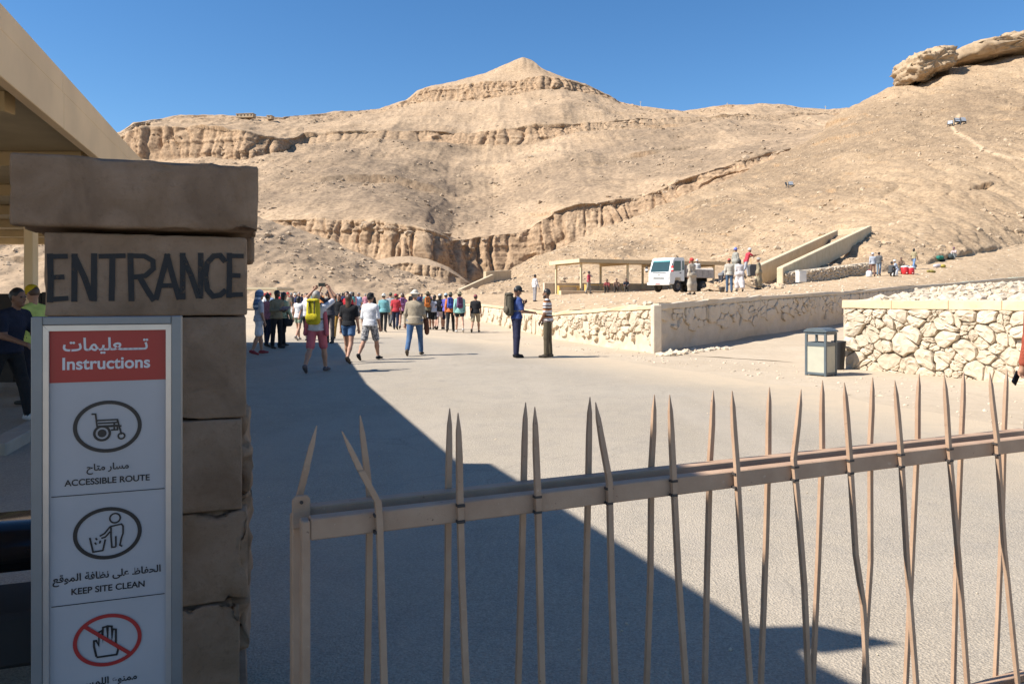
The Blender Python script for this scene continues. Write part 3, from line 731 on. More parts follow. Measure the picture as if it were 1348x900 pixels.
GA = Vector((-0.524, 1.905, 0)); GB_ = Vector((2.0, 3.0, 0))
gd = (GB_ - GA).normalized(); gn = Vector((-gd.y, gd.x, 0))     # gn points away from the camera
def on_gate(x, y, off):
    u, v = uv(x, y); A = GA + gn * off
    t = (u * A.y - A.x) / (gd.x - u * gd.y)
    p = A + gd * t
    return Vector((p.x, p.y, H + v * p.y)), t
front_bars = [[(450,567),(474,618),(497,660),(499,690),(502,790),(505,900)], [(603,543),(606,655),(608,760),(613,900)], [(704,535),(707,645),(710,770),(713,900)],
 [(784,529),(801,632),(806,780),(811,900)], [(881.5,519),(886,620),(893,760),(901.6,900)], [(963.8,514),(968.5,613),(977,760),(986.7,900)],
 [(1054.6,512),(1046,604),(1048,650),(1057,770),(1066,900)], [(1111.5,503),(1118.6,599),(1125,728),(1136.5,795),(1139.7,900)],
 [(1178,500),(1185.6,589.5),(1196.6,752),(1207.6,900)], [(1243,493),(1249.6,584.7),(1261,738),(1273,900)], [(1303,490),(1311,577.6),(1323,723),(1340,900)], [(1362,486),(1369,570),(1380,720),(1396,900)]]
rear_bars = [[(417,560),(404,612),(394,655),(393,900)], [(474,546),(487,650),(486,760),(483.7,900)], [(592,537),(590.5,646),(589,760),(587,900)], [(692,529),(689,639),(685,770),(681,900)],
 [(776.7,522),(774,625),(771,760),(768.8,900)], [(861.5,519),(858.6,616),(856,760),(852.4,900)], [(939,513),(936,608.6),(932,760),(927.4,900)], [(1013,509),(1010.6,599),(1007.7,709),(1000.6,900)],
 [(1082.8,500),(1081.4,589.5),(1077.5,738),(1071,900)], [(1148.8,496),(1146.8,582),(1146,738),(1140.6,833),(1139,900)], [(1210,491.5),(1206.6,576),(1201,738),(1194,900)],
 [(1268.7,488),(1267,568),(1260,738),(1255,900)], [(1325.6,485),(1322,563),(1317.5,699.5),(1310,900)], [(1382,482),(1379,560),(1374,700),(1366,900)]]
LEN = 2.95
def gate_leaf(off, bars, label, zr0, zr1, bar_off, rear):
    g = empty('gate_leaf', GA + gn * off, 0, label, 'gate', 'leaves of the tan spiked gate')
    Mg = Matrix(((gd.x, gn.x, 0, 0), (gd.y, gn.y, 0, 0), (0, 0, 1, 0), (0, 0, 0, 1)))
    # hollow rails
    MB().box(0.016 if not rear else 0.02, LEN, -0.02, 0.02, zr0, zr1, Mg).build('rail', GATE, g, 0.003)
    MB().box(0.016 if not rear else 0.02, LEN, -0.02, 0.02, 0.02 if not rear else 0.008, 0.06 if not rear else 0.04, Mg).build('rail', GATE, g, 0.003)
    b = MB()
    if rear:
        b.box(-0.016, 0.0185, -0.022, 0.026, 0.0, 1.03, Mg); b.build('stile', GATE, g, 0.004)
        pl = [(-0.017, 1.0), (0.029, 1.0), (0.029, 1.075), (0.021, 1.085), (-0.009, 1.085), (-0.017, 1.075)]
        MB().prism_y(pl, -0.034, -0.0235, Mg).build('hinge_plate', GATE, g, 0.002)
        MB().tube([Mg @ Vector((0.006, -0.039, 1.068)), Mg @ Vector((0.006, -0.0335, 1.068))], 0.0045, 8).build('bolt', RUST, g)
    else:
        b.box(-0.006, 0.015, -0.021, 0.021, 0.0, zr1 - 0.004, Mg); b.build('stile', GATE, g, 0.003)
    for i, bp in enumerate(bars):
        P = [on_gate(x, y, off + bar_off)[0] - g.location for x, y in bp]
        d = (P[-1] - P[-2]).normalized()
        if P[-1].z > 0.06: P.append(P[-1] + d * ((P[-1].z - 0.03) / max(0.2, -d.z)))
        tip = P[0]; nx = P[1] - P[0]; L = nx.length
        Q = [tip, tip + nx * (0.05 / L), tip + nx * (0.12 / L)] + P[1:]
        # small dents out of the plane where bars were bent
        Q = [p + gn * (random.uniform(-1, 1) * 0.006 if 2 < k < len(Q) - 1 else 0) for k, p in enumerate(Q)]
        rr = [0.0014, 0.0066, 0.0082] + [0.0085] * (len(Q) - 3)
        mb = MB(); n = 4; rings = []
        for k, p in enumerate(Q):
            a = gd * rr[k]; bb = gn * rr[k] * (0.85 if k else 0.6)
            rings += [p - a - bb, p + a - bb, p + a + bb, p - a + bb]
        mb.add(rings, [(k*4+j, k*4+(j+1) % 4, (k+1)*4+(j+1) % 4, (k+1)*4+j) for k in range(len(Q)-1) for j in range(4)] + [(3, 2, 1, 0), tuple((len(Q)-1)*4 + j for j in range(4))])
        bo = mb.build('bar', GATE, g, 0.0022)
        if not rear:
            t = on_gate(bp[2 if i == 0 else 1][0], bp[2 if i == 0 else 1][1], off + bar_off)[1]
            for zz in (zr1 - 0.005, zr0 + 0.006):
                MB().box(t - 0.0105, t + 0.0105, bar_off - 0.0105, bar_off + 0.0075, zz - 0.004, zz + 0.003, Mg).build('weld', RUST, bo)
    return g
gate_leaf(0.0, front_bars, 'tan painted gate leaf with bent spiked bars welded before its rail, nearest bar bent sideways', 0.993, 1.047, -0.0285, False)
gate_leaf(0.105, rear_bars, 'tan painted gate leaf of upright spiked bars folded behind the other, with bolted hinge plate', 0.998, 1.05, 0.0290, True)

# ------------------------------------------------------------------ canopies over the entrance (their shade covers the forecourt)
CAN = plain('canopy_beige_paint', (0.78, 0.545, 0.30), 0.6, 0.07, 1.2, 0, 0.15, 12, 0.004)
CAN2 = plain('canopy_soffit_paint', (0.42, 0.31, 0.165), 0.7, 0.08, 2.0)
c1 = empty('entrance_canopy', (-9, 14, 0), 0, 'beige flat roofed canopy with deep fascia over the entrance queue', 'canopy')
def fx(Y): return -5.5 - 0.325 * (Y - 10.4)
A0 = (fx(5.4), 5.4); A1 = (fx(8.0), 8.0); A2 = (fx(12.8), 12.8); A3 = (-9.76, 25.6)
o = Vector((-9, 14, 0)); TC = Matrix.Translation(-o)
def fascia_piece(a, bq, z0, z1, th=0.10):
    a = Vector((a[0], a[1], 0)); bq = Vector((bq[0], bq[1], 0)); d = (bq - a).normalized(); n = Vector((d.y, -d.x, 0))
    M = TC @ Matrix(((d.x, -n.x, 0, a.x), (d.y, -n.y, 0, a.y), (0, 0, 1, 0), (0, 0, 0, 1)))
    return MB().box(0, (bq - a).length, 0, th, z0, z1, M)
for a, bq in ((A0, A1), (A1, A2), (A2, A3)):
    q1 = (a[0] + (bq[0] - a[0]) * 0.002, a[1] + (bq[1] - a[1]) * 0.002)
    fascia_piece(q1, bq, 3.37, 3.75).build('fascia_board', CAN, c1, 0.006)
    fascia_piece((q1[0] - 0.012, q1[1]), (bq[0] - 0.012, bq[1]), 3.756, 3.93).build('fascia_board', CAN, c1, 0.006)
roofp = [(A0[0] - 0.03, A0[1]), (A1[0] - 0.03, A1[1]), (A2[0] - 0.03, A2[1]), (A3[0] - 0.03, A3[1]), (-19, 25.6), (-19, 5.4)]
MB().prism([(p[0], p[1]) for p in roofp], 3.935, 3.985, TC).build('roof', CAN, c1)
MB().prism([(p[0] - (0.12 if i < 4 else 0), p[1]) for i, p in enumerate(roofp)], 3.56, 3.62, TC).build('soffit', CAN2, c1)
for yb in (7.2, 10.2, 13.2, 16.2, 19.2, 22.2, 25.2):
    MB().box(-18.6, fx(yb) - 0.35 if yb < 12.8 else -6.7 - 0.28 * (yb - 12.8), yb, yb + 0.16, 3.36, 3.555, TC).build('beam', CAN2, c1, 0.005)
fascia_piece((-19, 25.6), (-9.9, 25.62), 3.37, 3.93).build('fascia_board', CAN, c1)
for (px, py) in ((-7.85, 12.4), (-10.4, 20.5), (-11.6, 24.8), (-15.5, 12.4), (-16.5, 20.5)):
    MB().box(px - 0.075, px + 0.075, py - 0.075, py + 0.075, 0, 3.36, TC).build('post', CAN, c1, 0.008)
c2 = empty('ticket_canopy', (-8, 2, 0), 0, 'higher beige canopy roof left of the gate throwing its shade over the road', 'canopy')
TC = Matrix.Translation((8, -2, 0))
P2 = [(-4.43, 6.02), (-3.05, 2.41), (-2.73, 2.43), (-2.43, 2.23), (-2.76, 2.15), (-2.91, 2.22), (-2.92, 2.08), (-2.80, 1.86), (-2.62, 1.84), (-2.72, 1.6), (-1.6, -3.2), (-13, -3.2), (-13, 6.02)]
MB().prism(P2, 4.52, 4.6, TC).build('roof', CAN, c2)
for (px, py) in ((-7.5, 5.2), (-7.5, -2.2), (-12.4, 5.2), (-12.4, -2.2)):
    MB().box(px - 0.09, px + 0.09, py - 0.09, py + 0.09, 0, 4.515, TC).build('post', CAN, c2, 0.008)
# ------------------------------------------------------------------ rubble walls, stone by stone
def clip_poly(poly, a, b, c):
    out = []
    for i in range(len(poly)):
        p, q = poly[i], poly[(i+1) % len(poly)]
        fp = a * p[0] + b * p[1] - c; fq = a * q[0] + b * q[1] - c
        if fp <= 0: out.append(p)
        if fp * fq < 0:
            t = fp / (fp - fq); out.append((p[0] + (q[0]-p[0]) * t, p[1] + (q[1]-p[1]) * t))
    return out
def cells(w, h, n, seed, asp=1.35, wt=0.5, relax=1):
    """irregular cells filling a w x h rectangle (weighted Voronoi, stones wider than high)"""
    r = np.random.default_rng(seed)
    P = np.stack([r.uniform(0, w, n), r.uniform(0, h, n)], 1)
    Wt = (r.uniform(0, 1, n) ** 1.5) * wt * (w * h / n) / 1.0
    res = []
    for it in range(relax + 1):
        res = []
        for i in range(n):
            poly = [(0, 0), (w, 0), (w, h), (0, h)]
            d = ((P[:, 0] - P[i, 0]) / asp) ** 2 + (P[:, 1] - P[i, 1]) ** 2
            for j in np.argsort(d)[1:26]:
                a = 2 * (P[j, 0] - P[i, 0]) / asp ** 2; b = 2 * (P[j, 1] - P[i, 1])
                c = (P[j, 0] ** 2 - P[i, 0] ** 2) / asp ** 2 + P[j, 1] ** 2 - P[i, 1] ** 2 + (Wt[i] - Wt[j]) * 0.6
                poly = clip_poly(poly, a, b, c)
                if len(poly) < 3: break
            res.append(poly)
        if it < relax:
            for i, p in enumerate(res):
                if len(p) >= 3: P[i] = 0.5 * P[i] + 0.5 * np.mean(np.array(p), 0)
    out = []
    def split(p, depth):
        q = np.array(p); c = q.mean(0); area = 0.5 * abs(np.sum(q[:, 0] * np.roll(q[:, 1], -1) - np.roll(q[:, 0], -1) * q[:, 1]))
        if depth > 0 and area > 0.35 * w * h / n and r.random() < 0.42:
            an = r.uniform(0, math.pi); a, b = math.cos(an), math.sin(an); k = a * c[0] + b * c[1] + r.normal(0, 0.12) * math.sqrt(area)
            for sg_ in (1, -1):
                pp_ = clip_poly(p, a * sg_, b * sg_, k * sg_)
                if len(pp_) >= 3: split(pp_, depth - 1)
        else: out.append(p)
    for p in res:
        if len(p) >= 3: split(p, 2)
    return out
def stone_mesh(poly, gap, depth, seed, r, npts=13):
    p = np.array(poly); c = p.mean(0)
    dd = p - c; L = np.linalg.norm(dd, axis=1, keepdims=True); p = c + dd * np.clip(1 - gap / np.maximum(L, 1e-6), 0.3, 1)
    for k in range(1):                                  # round the corners
        q = []
        for i in range(len(p)):
            a, b = p[i], p[(i+1) % len(p)]
            q += [a * 0.84 + b * 0.16, a * 0.16 + b * 0.84]
        p = np.array(q)
    seg = np.linalg.norm(np.roll(p, -1, 0) - p, axis=1); cum = np.concatenate([[0], np.cumsum(seg)])
    if cum[-1] < 0.08: return None
    t = np.linspace(0, cum[-1], npts, endpoint=False)
    pc = np.vstack([p, p[:1]]); q = np.stack([np.interp(t, cum, pc[:, 0]), np.interp(t, cum, pc[:, 1])], 1)
    size = math.sqrt(max(1e-5, 0.5 * abs(np.sum(q[:, 0] * np.roll(q[:, 1], -1) - np.roll(q[:, 0], -1) * q[:, 1]))))
    q += r.normal(0, 0.03 * size, q.shape)
    dep = depth * (0.55 + 0.75 * r.random()) * min(1.25, 0.5 + size / 0.35)
    tx, tz = r.normal(0, 0.24, 2) * dep / max(size, 0.1)
    V = []
    for (k, y) in ((1.0, 0.06), (1.0, -0.55 * dep), (0.90, -0.92 * dep), (0.52, -1.0 * dep)):
        for a in q:
            b = c + (a - c) * k
            yy = y + (r.normal(0, 0.10 * dep) - tx * (b[0] - c[0]) - tz * (b[1] - c[1]) if y < 0 else 0)
            V.append((b[0], yy, b[1]))
    V.append((c[0], -1.0 * dep + r.normal(0, 0.06 * dep), c[1]))
    n = npts; Fq = []
    for k in range(3):
        Fq += [(k*n+i, k*n+(i+1) % n, (k+1)*n+(i+1) % n, (k+1)*n+i) for i in range(n)]
    Fq += [(3*n+i, 3*n+(i+1) % n, 4*n) for i in range(n)]
    return V, Fq
def wall_stones(parent, A, B, z0a, z0b, z1a, z1b, n, seed, mat, depth=0.09, gap=0.012, asp=1.3, keep=None, org=None, wt=0.6):
    """stones on a vertical face A->B, outward = right hand of A->B; the face height may change along it"""
    A = Vector((A[0], A[1], 0)); B = Vector((B[0], B[1], 0)); Lw = (B - A).length; d = (B - A) / Lw
    hh = max(z1a - z0a, z1b - z0b)
    r = np.random.default_rng(seed)
    for poly in cells(Lw, hh, n, seed, asp, wt):
        cx = sum(p[0] for p in poly) / len(poly); cz = sum(p[1] for p in poly) / len(poly)
        if keep and not keep(cx / Lw, cz / hh, r): continue
        sm = stone_mesh(poly, gap, depth, seed, r)
        if sm is None: continue
        V, Fq = sm
        W = []
        for v in V:
            t = v[0] / Lw; b0 = z0a + (z0b - z0a) * t; b1 = z1a + (z1b - z1a) * t
            p = A + d * v[0] + Vector((-d.y, d.x, 0)) * v[1]
            p.z = b0 + (b1 - b0) * v[2] / hh
            W.append(p - org)
        me = bpy.data.meshes.new('stone'); me.from_pydata(W, [], Fq)
        link('stone', me, parent, mat)
def wall_core(parent, pts, th, name, mat, org, inset=0.0, grid=0.35, amp=0.02, seed=3):
    """vertical slab along pts [(x,y,z0,z1)], outward = right hand; face roughened"""
    V = []; Fq = []
    P = []
    for a, b in zip(pts[:-1], pts[1:]):
        n = max(1, int(math.hypot(b[0]-a[0], b[1]-a[1]) / grid))
        for k in range(n): P.append([a[i] + (b[i] - a[i]) * k / n for i in range(4)])
    P.append(list(pts[-1])); P = np.array(P)
    d = np.gradient(P[:, :2], axis=0); d /= np.linalg.norm(d, axis=1, keepdims=True); nrm = np.stack([d[:, 1], -d[:, 0]], 1)
    rows = []
    for k in range(7):
        z = P[:, 2] + (P[:, 3] - P[:, 2]) * k / 6
        off = -inset + amp * fbm(P[:, 0] * 1.7, P[:, 1] * 1.7, z * 2.2, 3, seed)
        rows.append(np.stack([P[:, 0] + nrm[:, 0] * off, P[:, 1] + nrm[:, 1] * off, z], 1))
    rows.append(np.stack([P[:, 0] - nrm[:, 0] * th, P[:, 1] - nrm[:, 1] * th, P[:, 3]], 1))
    rows.append(np.stack([P[:, 0] - nrm[:, 0] * th, P[:, 1] - nrm[:, 1] * th, P[:, 2]], 1))
    G = np.array(rows) - np.array(org)
    nr, nc = G.shape[:2]; idx = np.arange(nr * nc).reshape(nr, nc)
    f = np.stack([idx[:-1, :-1], idx[:-1, 1:], idx[1:, 1:], idx[1:, :-1]], -1).reshape(-1, 4)
    me = np_mesh(name, G.reshape(-1, 3), f, False)
    o = link(name, me, parent, mat); return o
def coping(parent, a, b, z0a, z1a, z0b, z1b, th, over, mat, org, name='coping_stone', rag=0.0, seed=0):
    a = Vector((a[0], a[1], 0)); b = Vector((b[0], b[1], 0)); d = (b - a).normalized(); n = Vector((d.y, -d.x, 0))
    mb = MB(); K = 4; V = []
    r = np.random.default_rng(seed)
    for k in range(K + 1):
        t = k / K; p = a + (b - a) * t
        j = r.normal(0, rag, 4)
        zb = z0a + (z0b - z0a) * t + j[0]; zt = z1a + (z1b - z1a) * t + j[1]
        V += [p + n * (over + j[2]) + Vector((0, 0, zb)) - org, p + n * (over + j[3]) + Vector((0, 0, zt)) - org, p - n * th + Vector((0, 0, zt)) - org, p - n * th + Vector((0, 0, zb)) - org]
    Fq = [(k*4+j, k*4+(j+1) % 4, (k+1)*4+(j+1) % 4, (k+1)*4+j) for k in range(K) for j in range(4)] + [(3, 2, 1, 0), (K*4, K*4+1, K*4+2, K*4+3)]
    mb.add(V, Fq)
    return mb.build(name, mat, parent, 0.012)

# terrace wall, sunlit side running away to the left of its corner
tf = {p[0]: at(*p) for p in T_front}
def tw(x, dz=0.0): p = tf[x]; return (p.x, p.y, gz(p.y) - 0.3, p.z + dz)
org = Vector((tf[865].x, tf[865].y, 0))
wl = empty('terrace_wall', org, 0, 'long sunlit rubble retaining wall below the terrace, behind the two standing men', 'wall')
ptsL = [tw(x, -0.02) for x in (520, 560, 633, 731, 800, 865)]
wall_core(wl, ptsL, 0.05, 'wall_face', MORTAR, org, 0.0, 0.4, 0.045, 5)
nst = {(560, 633): 30, (633, 731): 66, (731, 800): 58, (800, 865): 52}
MB().box(-0.14, 0.13, -0.055, 0.16, -0.2, tf[865].z + 0.024, Matrix.Rotation(R(12), 4, 'Z')).build('corner_pier', PLASTER, wl, 0.03)
for i, ((xa, xb), n) in enumerate(nst.items()):
    a, b = tf[xa], tf[xb]
    wall_stones(wl, (a.x, a.y), (b.x, b.y), gz(a.y) - 0.05, gz(b.y) - 0.05, a.z - 0.12, b.z - 0.12, n, 70 + i, RUBBLE, 0.085, 0.02, 1.3,
                lambda s, t, r: t > 0.18 + 0.35 * r.random(), org, 0.8)
    coping(wl, (a.x, a.y), (b.x, b.y), a.z - 0.10, a.z + 0.03, b.z - 0.10, b.z + 0.03, 0.14, 0.055, COPING, org, 'coping', 0.012, i)
# terrace wall, shaded side
wr = empty('terrace_wall', org, 0, 'shaded plastered retaining wall with exposed stones running from the terrace corner to the right', 'wall')
xsr = (865, 930, 1000, 1110, 1200, 1285, 1348, 1480)
gr = {865: 0.0, 930: 0.02, 1000: 0.05, 1110: 0.25, 1200: 0.6, 1285: 1.2, 1348: 1.6, 1480: 2.0}
ptsR = [(tf[x].x, tf[x].y, gr[x] - 0.3, tf[x].z - 0.02) for x in xsr]
wall_core(wr, ptsR, 0.05, 'wall_face', PLASTER, org, 0.0, 0.4, 0.05, 9)
for i, (xa, xb) in enumerate(zip(xsr[:-3], xsr[1:-2])):
    a, b = tf[xa], tf[xb]
    n = (44, 50, 80, 70, 40)[i]
    wall_stones(wr, (a.x, a.y), (b.x, b.y), gr[xa], gr[xb], a.z - 0.16, b.z - 0.16, n, 90 + i, PLASTER, 0.06, 0.014, 1.6,
                (lambda s, t, r: t > 0.5 and r.random() < 0.3 + 1.1 * s) if i == 0 else (lambda s, t, r: t > 0.55 - 0.15 * r.random()), org, 0.7)
for i, (xa, xb) in enumerate(zip(xsr[:-1], xsr[1:])):
    a, b = tf[xa], tf[xb]
    coping(wr, (a.x, a.y), (b.x, b.y), a.z - 0.13, a.z + 0.03, b.z - 0.13, b.z + 0.03, 0.14, 0.06, PLASTER, org, 'coping', 0.018, 20 + i)
# sandy ramp between the two walls
rp = []
for (x, g) in ((865, 0.0), (930, 0.02), (1000, 0.05), (1110, 0.25), (1200, 0.6), (1285, 1.2), (1348, 1.6), (1480, 2.0)):
    p = tf[x]; q = p * 1.0
    rp.append([(p.x - 0.1, p.y + 0.05, g), (p.x + 2.2, p.y - 2.4, g * 0.9), (p.x + 6, p.y - 6.5, g * 0.6), (p.x + 12, p.y - 13, -0.02 if g < 0.1 else g * 0.25)])
rp = np.array(rp); rp[..., 2] += 0.01
n0, n1 = rp.shape[:2]
ts = np.linspace(0, n0 - 1, 60); tt = np.linspace(0, n1 - 1, 24)
Gr = np.zeros((60, 24, 3))
for c in range(3):
    tmp = np.stack([np.interp(ts, np.arange(n0), rp[:, j, c]) for j in range(n1)], 1)
    Gr[..., c] = np.stack([np.interp(tt, np.arange(n1), tmp[i]) for i in range(60)], 0)
Gr[..., 2] += 0.03 * fbm(Gr[..., 0] / 1.5, Gr[..., 1] / 1.5, Gr[..., 0] * 0, 3, 6) * np.linspace(1, 0, 24)[None] + 0.02 * np.linspace(1, -2, 24)[None]
idx = np.arange(60 * 24).reshape(60, 24)
rampo = link('sandy_ramp', np_mesh('sandy_ramp', Gr.reshape(-1, 3), np.stack([idx[:-1, :-1], idx[:-1, 1:], idx[1:, 1:], idx[1:, :-1]], -1).reshape(-1, 4)), None, SAND)
tag(rampo, kind='structure')

# near enclosure wall on the right
WA = Vector((7.53, 17.15, 0)); WB = Vector((9.75, 13.6, 0)); WC = WB + (WB - WA) * 0.9
wn_ = empty('enclosure_wall', WA, 0, 'bright rubble stone wall with smooth tan coping behind the litter bin', 'wall')
wall_core(wn_, [(WA.x + 0.05, WA.y + 0.02, -0.1, 1.36), (WB.x, WB.y, -0.1, 1.36), (WC.x, WC.y, -0.1, 1.36)], 0.40, 'wall_face', MORTAR, WA, -0.015, 0.4, 0.02, 13)
wall_stones(wn_, (WA.x, WA.y), (WB.x, WB.y), -0.04, -0.04, 1.335, 1.345, 152, 207, RUBBLE, 0.085, 0.007, 1.2, None, WA, 3.2)
dW = (WB - WA).normalized(); Lx = (WC - WA).length
q = 0.0; k = 0
while q < Lx:
    w = 0.85 + 0.35 * random.random(); e = min(Lx, q + w)
    a = WA + dW * (q - (0.05 if k == 0 else 0)); b = WA + dW * (e - 0.006)
    coping(wn_, (a.x, a.y), (b.x, b.y), 1.345, 1.535, 1.345, 1.535, 0.42, 0.07, COPING, WA, 'coping_stone', 0.004, 50 + k); q = e; k += 1
# side of the enclosure running back beside the ramp
WD = Vector((26.5, 46, 0))
wb = empty('enclosure_side_wall', WA, 0, 'low pale wall edge running back from the rubble wall along the sandy ramp', 'wall')
pp = [(WD.x, WD.y, -0.2, 2.05), (18, 33.5, -0.2, 1.8), (WA.x - 0.02, WA.y + 0.06, -0.2, 1.50)]
pp = [(p[0], p[1], p[2], p[3]) for p in pp[::-1]]
mb = MB()
V = []
for (x, y, z0, z1) in pp:
    d = Vector((19, 29, 0)).normalized(); n = Vector((-d.y, d.x, 0))
    for o_, z in ((0, z0), (0, z1), (-0.4, z1), (-0.4, z0)): V.append(Vector((x, y, z)) + n * o_ - WA)
mb.add(V, [(k*4+j, k*4+(j+1) % 4, (k+1)*4+(j+1) % 4, (k+1)*4+j) for k in range(2) for j in range(4)] + [(3, 2, 1, 0), (8, 9, 10, 11)])
mb.build('wall_face', MORTAR, wb, 0.02)
# fill and heap of rubble inside the enclosure
hp = np.array([[(7.9, 17.0, 1.45), (9.9, 13.9, 1.45), (12.5, 9.8, 1.45)], [(10.5, 21, 1.52), (14, 17.5, 1.7), (17.5, 13, 1.8)], [(16, 30, 1.8), (21, 26, 2.35), (26, 21, 2.8)], [(26.5, 46, 2.05), (34, 42, 2.9), (42, 36, 3.8)]])
ts = np.linspace(0, 3, 60); tt = np.linspace(0, 2, 60); Gh = np.zeros((60, 60, 3))
for c in range(3):
    tmp = np.stack([np.interp(ts, np.arange(4), hp[:, j, c]) for j in range(3)], 1)
    Gh[..., c] = np.stack([np.interp(tt, np.arange(3), tmp[i]) for i in range(60)], 0)
Gh[..., 2] += 0.10 * fbm(Gh[..., 0] / 1.2, Gh[..., 1] / 1.2, Gh[..., 0] * 0, 4, 16)
idx = np.arange(3600).reshape(60, 60)
ho = link('rubble_bank', np_mesh('rubble_bank', Gh.reshape(-1, 3), np.stack([idx[:-1, :-1], idx[:-1, 1:], idx[1:, 1:], idx[1:, :-1]], -1).reshape(-1, 4)), None, SAND)
tag(ho, kind='structure')

# ---- loose stones, one joined mesh each (gravel nobody could count)
def ico_rocks(name, pos, size, seed, mat, label, flat=0.65):
    r = np.random.default_rng(seed)
    bm = bmesh.new(); bmesh.ops.create_icosphere(bm, subdivisions=1, radius=1.0)
    bv0 = np.array([v.co for v in bm.verts]); bf0 = np.array([[v.index for v in f.verts] for f in bm.faces]); bm.free()
    n = len(pos); nv = len(bv0)
    sc = np.asarray(size)[:, None] * r.uniform(0.6, 1.4, (n, 3)) * np.array([1, 1, flat])
    an = r.uniform(0, 6.283, n); ca, sa = np.cos(an), np.sin(an)
    V = bv0[None] * sc[:, None, :] * (1 + r.normal(0, 0.16, (n, nv, 1)))
    X = V[..., 0] * ca[:, None] - V[..., 1] * sa[:, None]; Y = V[..., 0] * sa[:, None] + V[..., 1] * ca[:, None]
    V = np.stack([X, Y, V[..., 2]], -1) + np.asarray(pos)[:, None, :]
    Fc = (bf0[None] + (np.arange(n) * nv)[:, None, None]).reshape(-1, 3)
    o = link(name, np_mesh(name, V.reshape(-1, 3), Fc, False), None, mat)
    return tag(o, label, 'stones', None, 'stuff')
def pick(G, n, seed, r0=0.0, r1=1.0, c0=0.0, c1=1.0, w=None):
    r = np.random.default_rng(seed); nr, nc = G.shape[:2]
    i = r.uniform(r0, r1, n) * (nr - 2); j = r.uniform(c0, c1, n) * (nc - 2)
    i0 = i.astype(int); j0 = j.astype(int); fi = (i - i0)[:, None]; fj = (j - j0)[:, None]
    return G[i0, j0] * (1-fi) * (1-fj) + G[i0+1, j0] * fi * (1-fj) + G[i0, j0+1] * (1-fi) * fj + G[i0+1, j0+1] * fi * fj
ps = pick(Gh, 2600, 4); ico_rocks('rubble', ps + [0, 0, 0.03], 0.05 + 0.10 * rng.random(2600) ** 2.2, 5, RUBBLE, 'pale broken stones heaped behind the rubble wall')
HROCK = stone_mat('hill_stones', (0.42, 0.31, 0.20), (0.50, 0.38, 0.26), (0.30, 0.22, 0.15), 0.6, 0.5)
MROCK = stone_mat('mountain_stones', (0.34, 0.25, 0.165), (0.42, 0.315, 0.215), (0.24, 0.18, 0.13), 0.1, 0.4)
ps = pick(GB, 16000, 8, 0.19, 0.95); dd = ps[:, 1]
cl = fbm(ps[:, 0] / 16, ps[:, 1] / 16, ps[:, 2] / 16, 3, 77); kp = cl + 0.5 * rng.random(len(ps)) > 0.05; ps = ps[kp]
ico_rocks('hillside_stones', ps, 0.035 + 0.42 * rng.random(len(ps)) ** 12 + 0.0005 * ps[:, 1], 9, HROCK, 'loose stones scattered over the bright hillside')
ps = pick(GM, 15000, 10, 0.22, 0.88); cl = fbm(ps[:, 0] / 40, ps[:, 1] / 40, ps[:, 2] / 40, 3, 78); ps = ps[cl + 0.5 * rng.random(len(ps)) > 0.08]
ico_rocks('mountain_stones', ps, 0.25 + 1.3 * rng.random(len(ps)) ** 10, 11, MROCK, 'boulders and scree strewn over the mountain slopes')
ps = pick(GC, 5000, 12, 0.2, 0.93); ico_rocks('low_hill_stones', ps, 0.07 + 0.4 * rng.random(len(ps)) ** 7, 13, HROCK, 'loose stones on the low hill behind the crowd')
ps = pick(GB, 1500, 18, 0.0, 0.17, 0.2, 0.95); ico_rocks('terrace_gravel', ps, 0.025 + 0.07 * rng.random(len(ps)) ** 3, 19, RUBBLE, 'gravel and small stones lying on the terrace')
# fallen stones at the foot of the terrace corner
ps = []
for k in range(60):
    t = rng.random(); ps.append((4.15 + 2.4 * t + rng.normal(0, 0.1), 21.0 + 2.2 * t - 0.45 * rng.random(), 0.03))
ico_rocks('fallen_stones', np.array(ps), 0.05 + 0.10 * rng.random(60), 21, RUBBLE, 'flat stones fallen at the foot of the terrace wall corner')
ps = []
for k in range(420):
    y = 9 + 18 * rng.random(); xx = float(np.interp(y, EDGE_Y, EDGE_X)) + 0.2 + 3.0 * rng.random() ** 1.5
    ps.append((xx, y, 0.004))
ico_rocks('verge_gravel', np.array(ps), 0.012 + 0.03 * rng.random(420) ** 3, 22, RUBBLE, 'small pebbles on the sandy verge of the road')

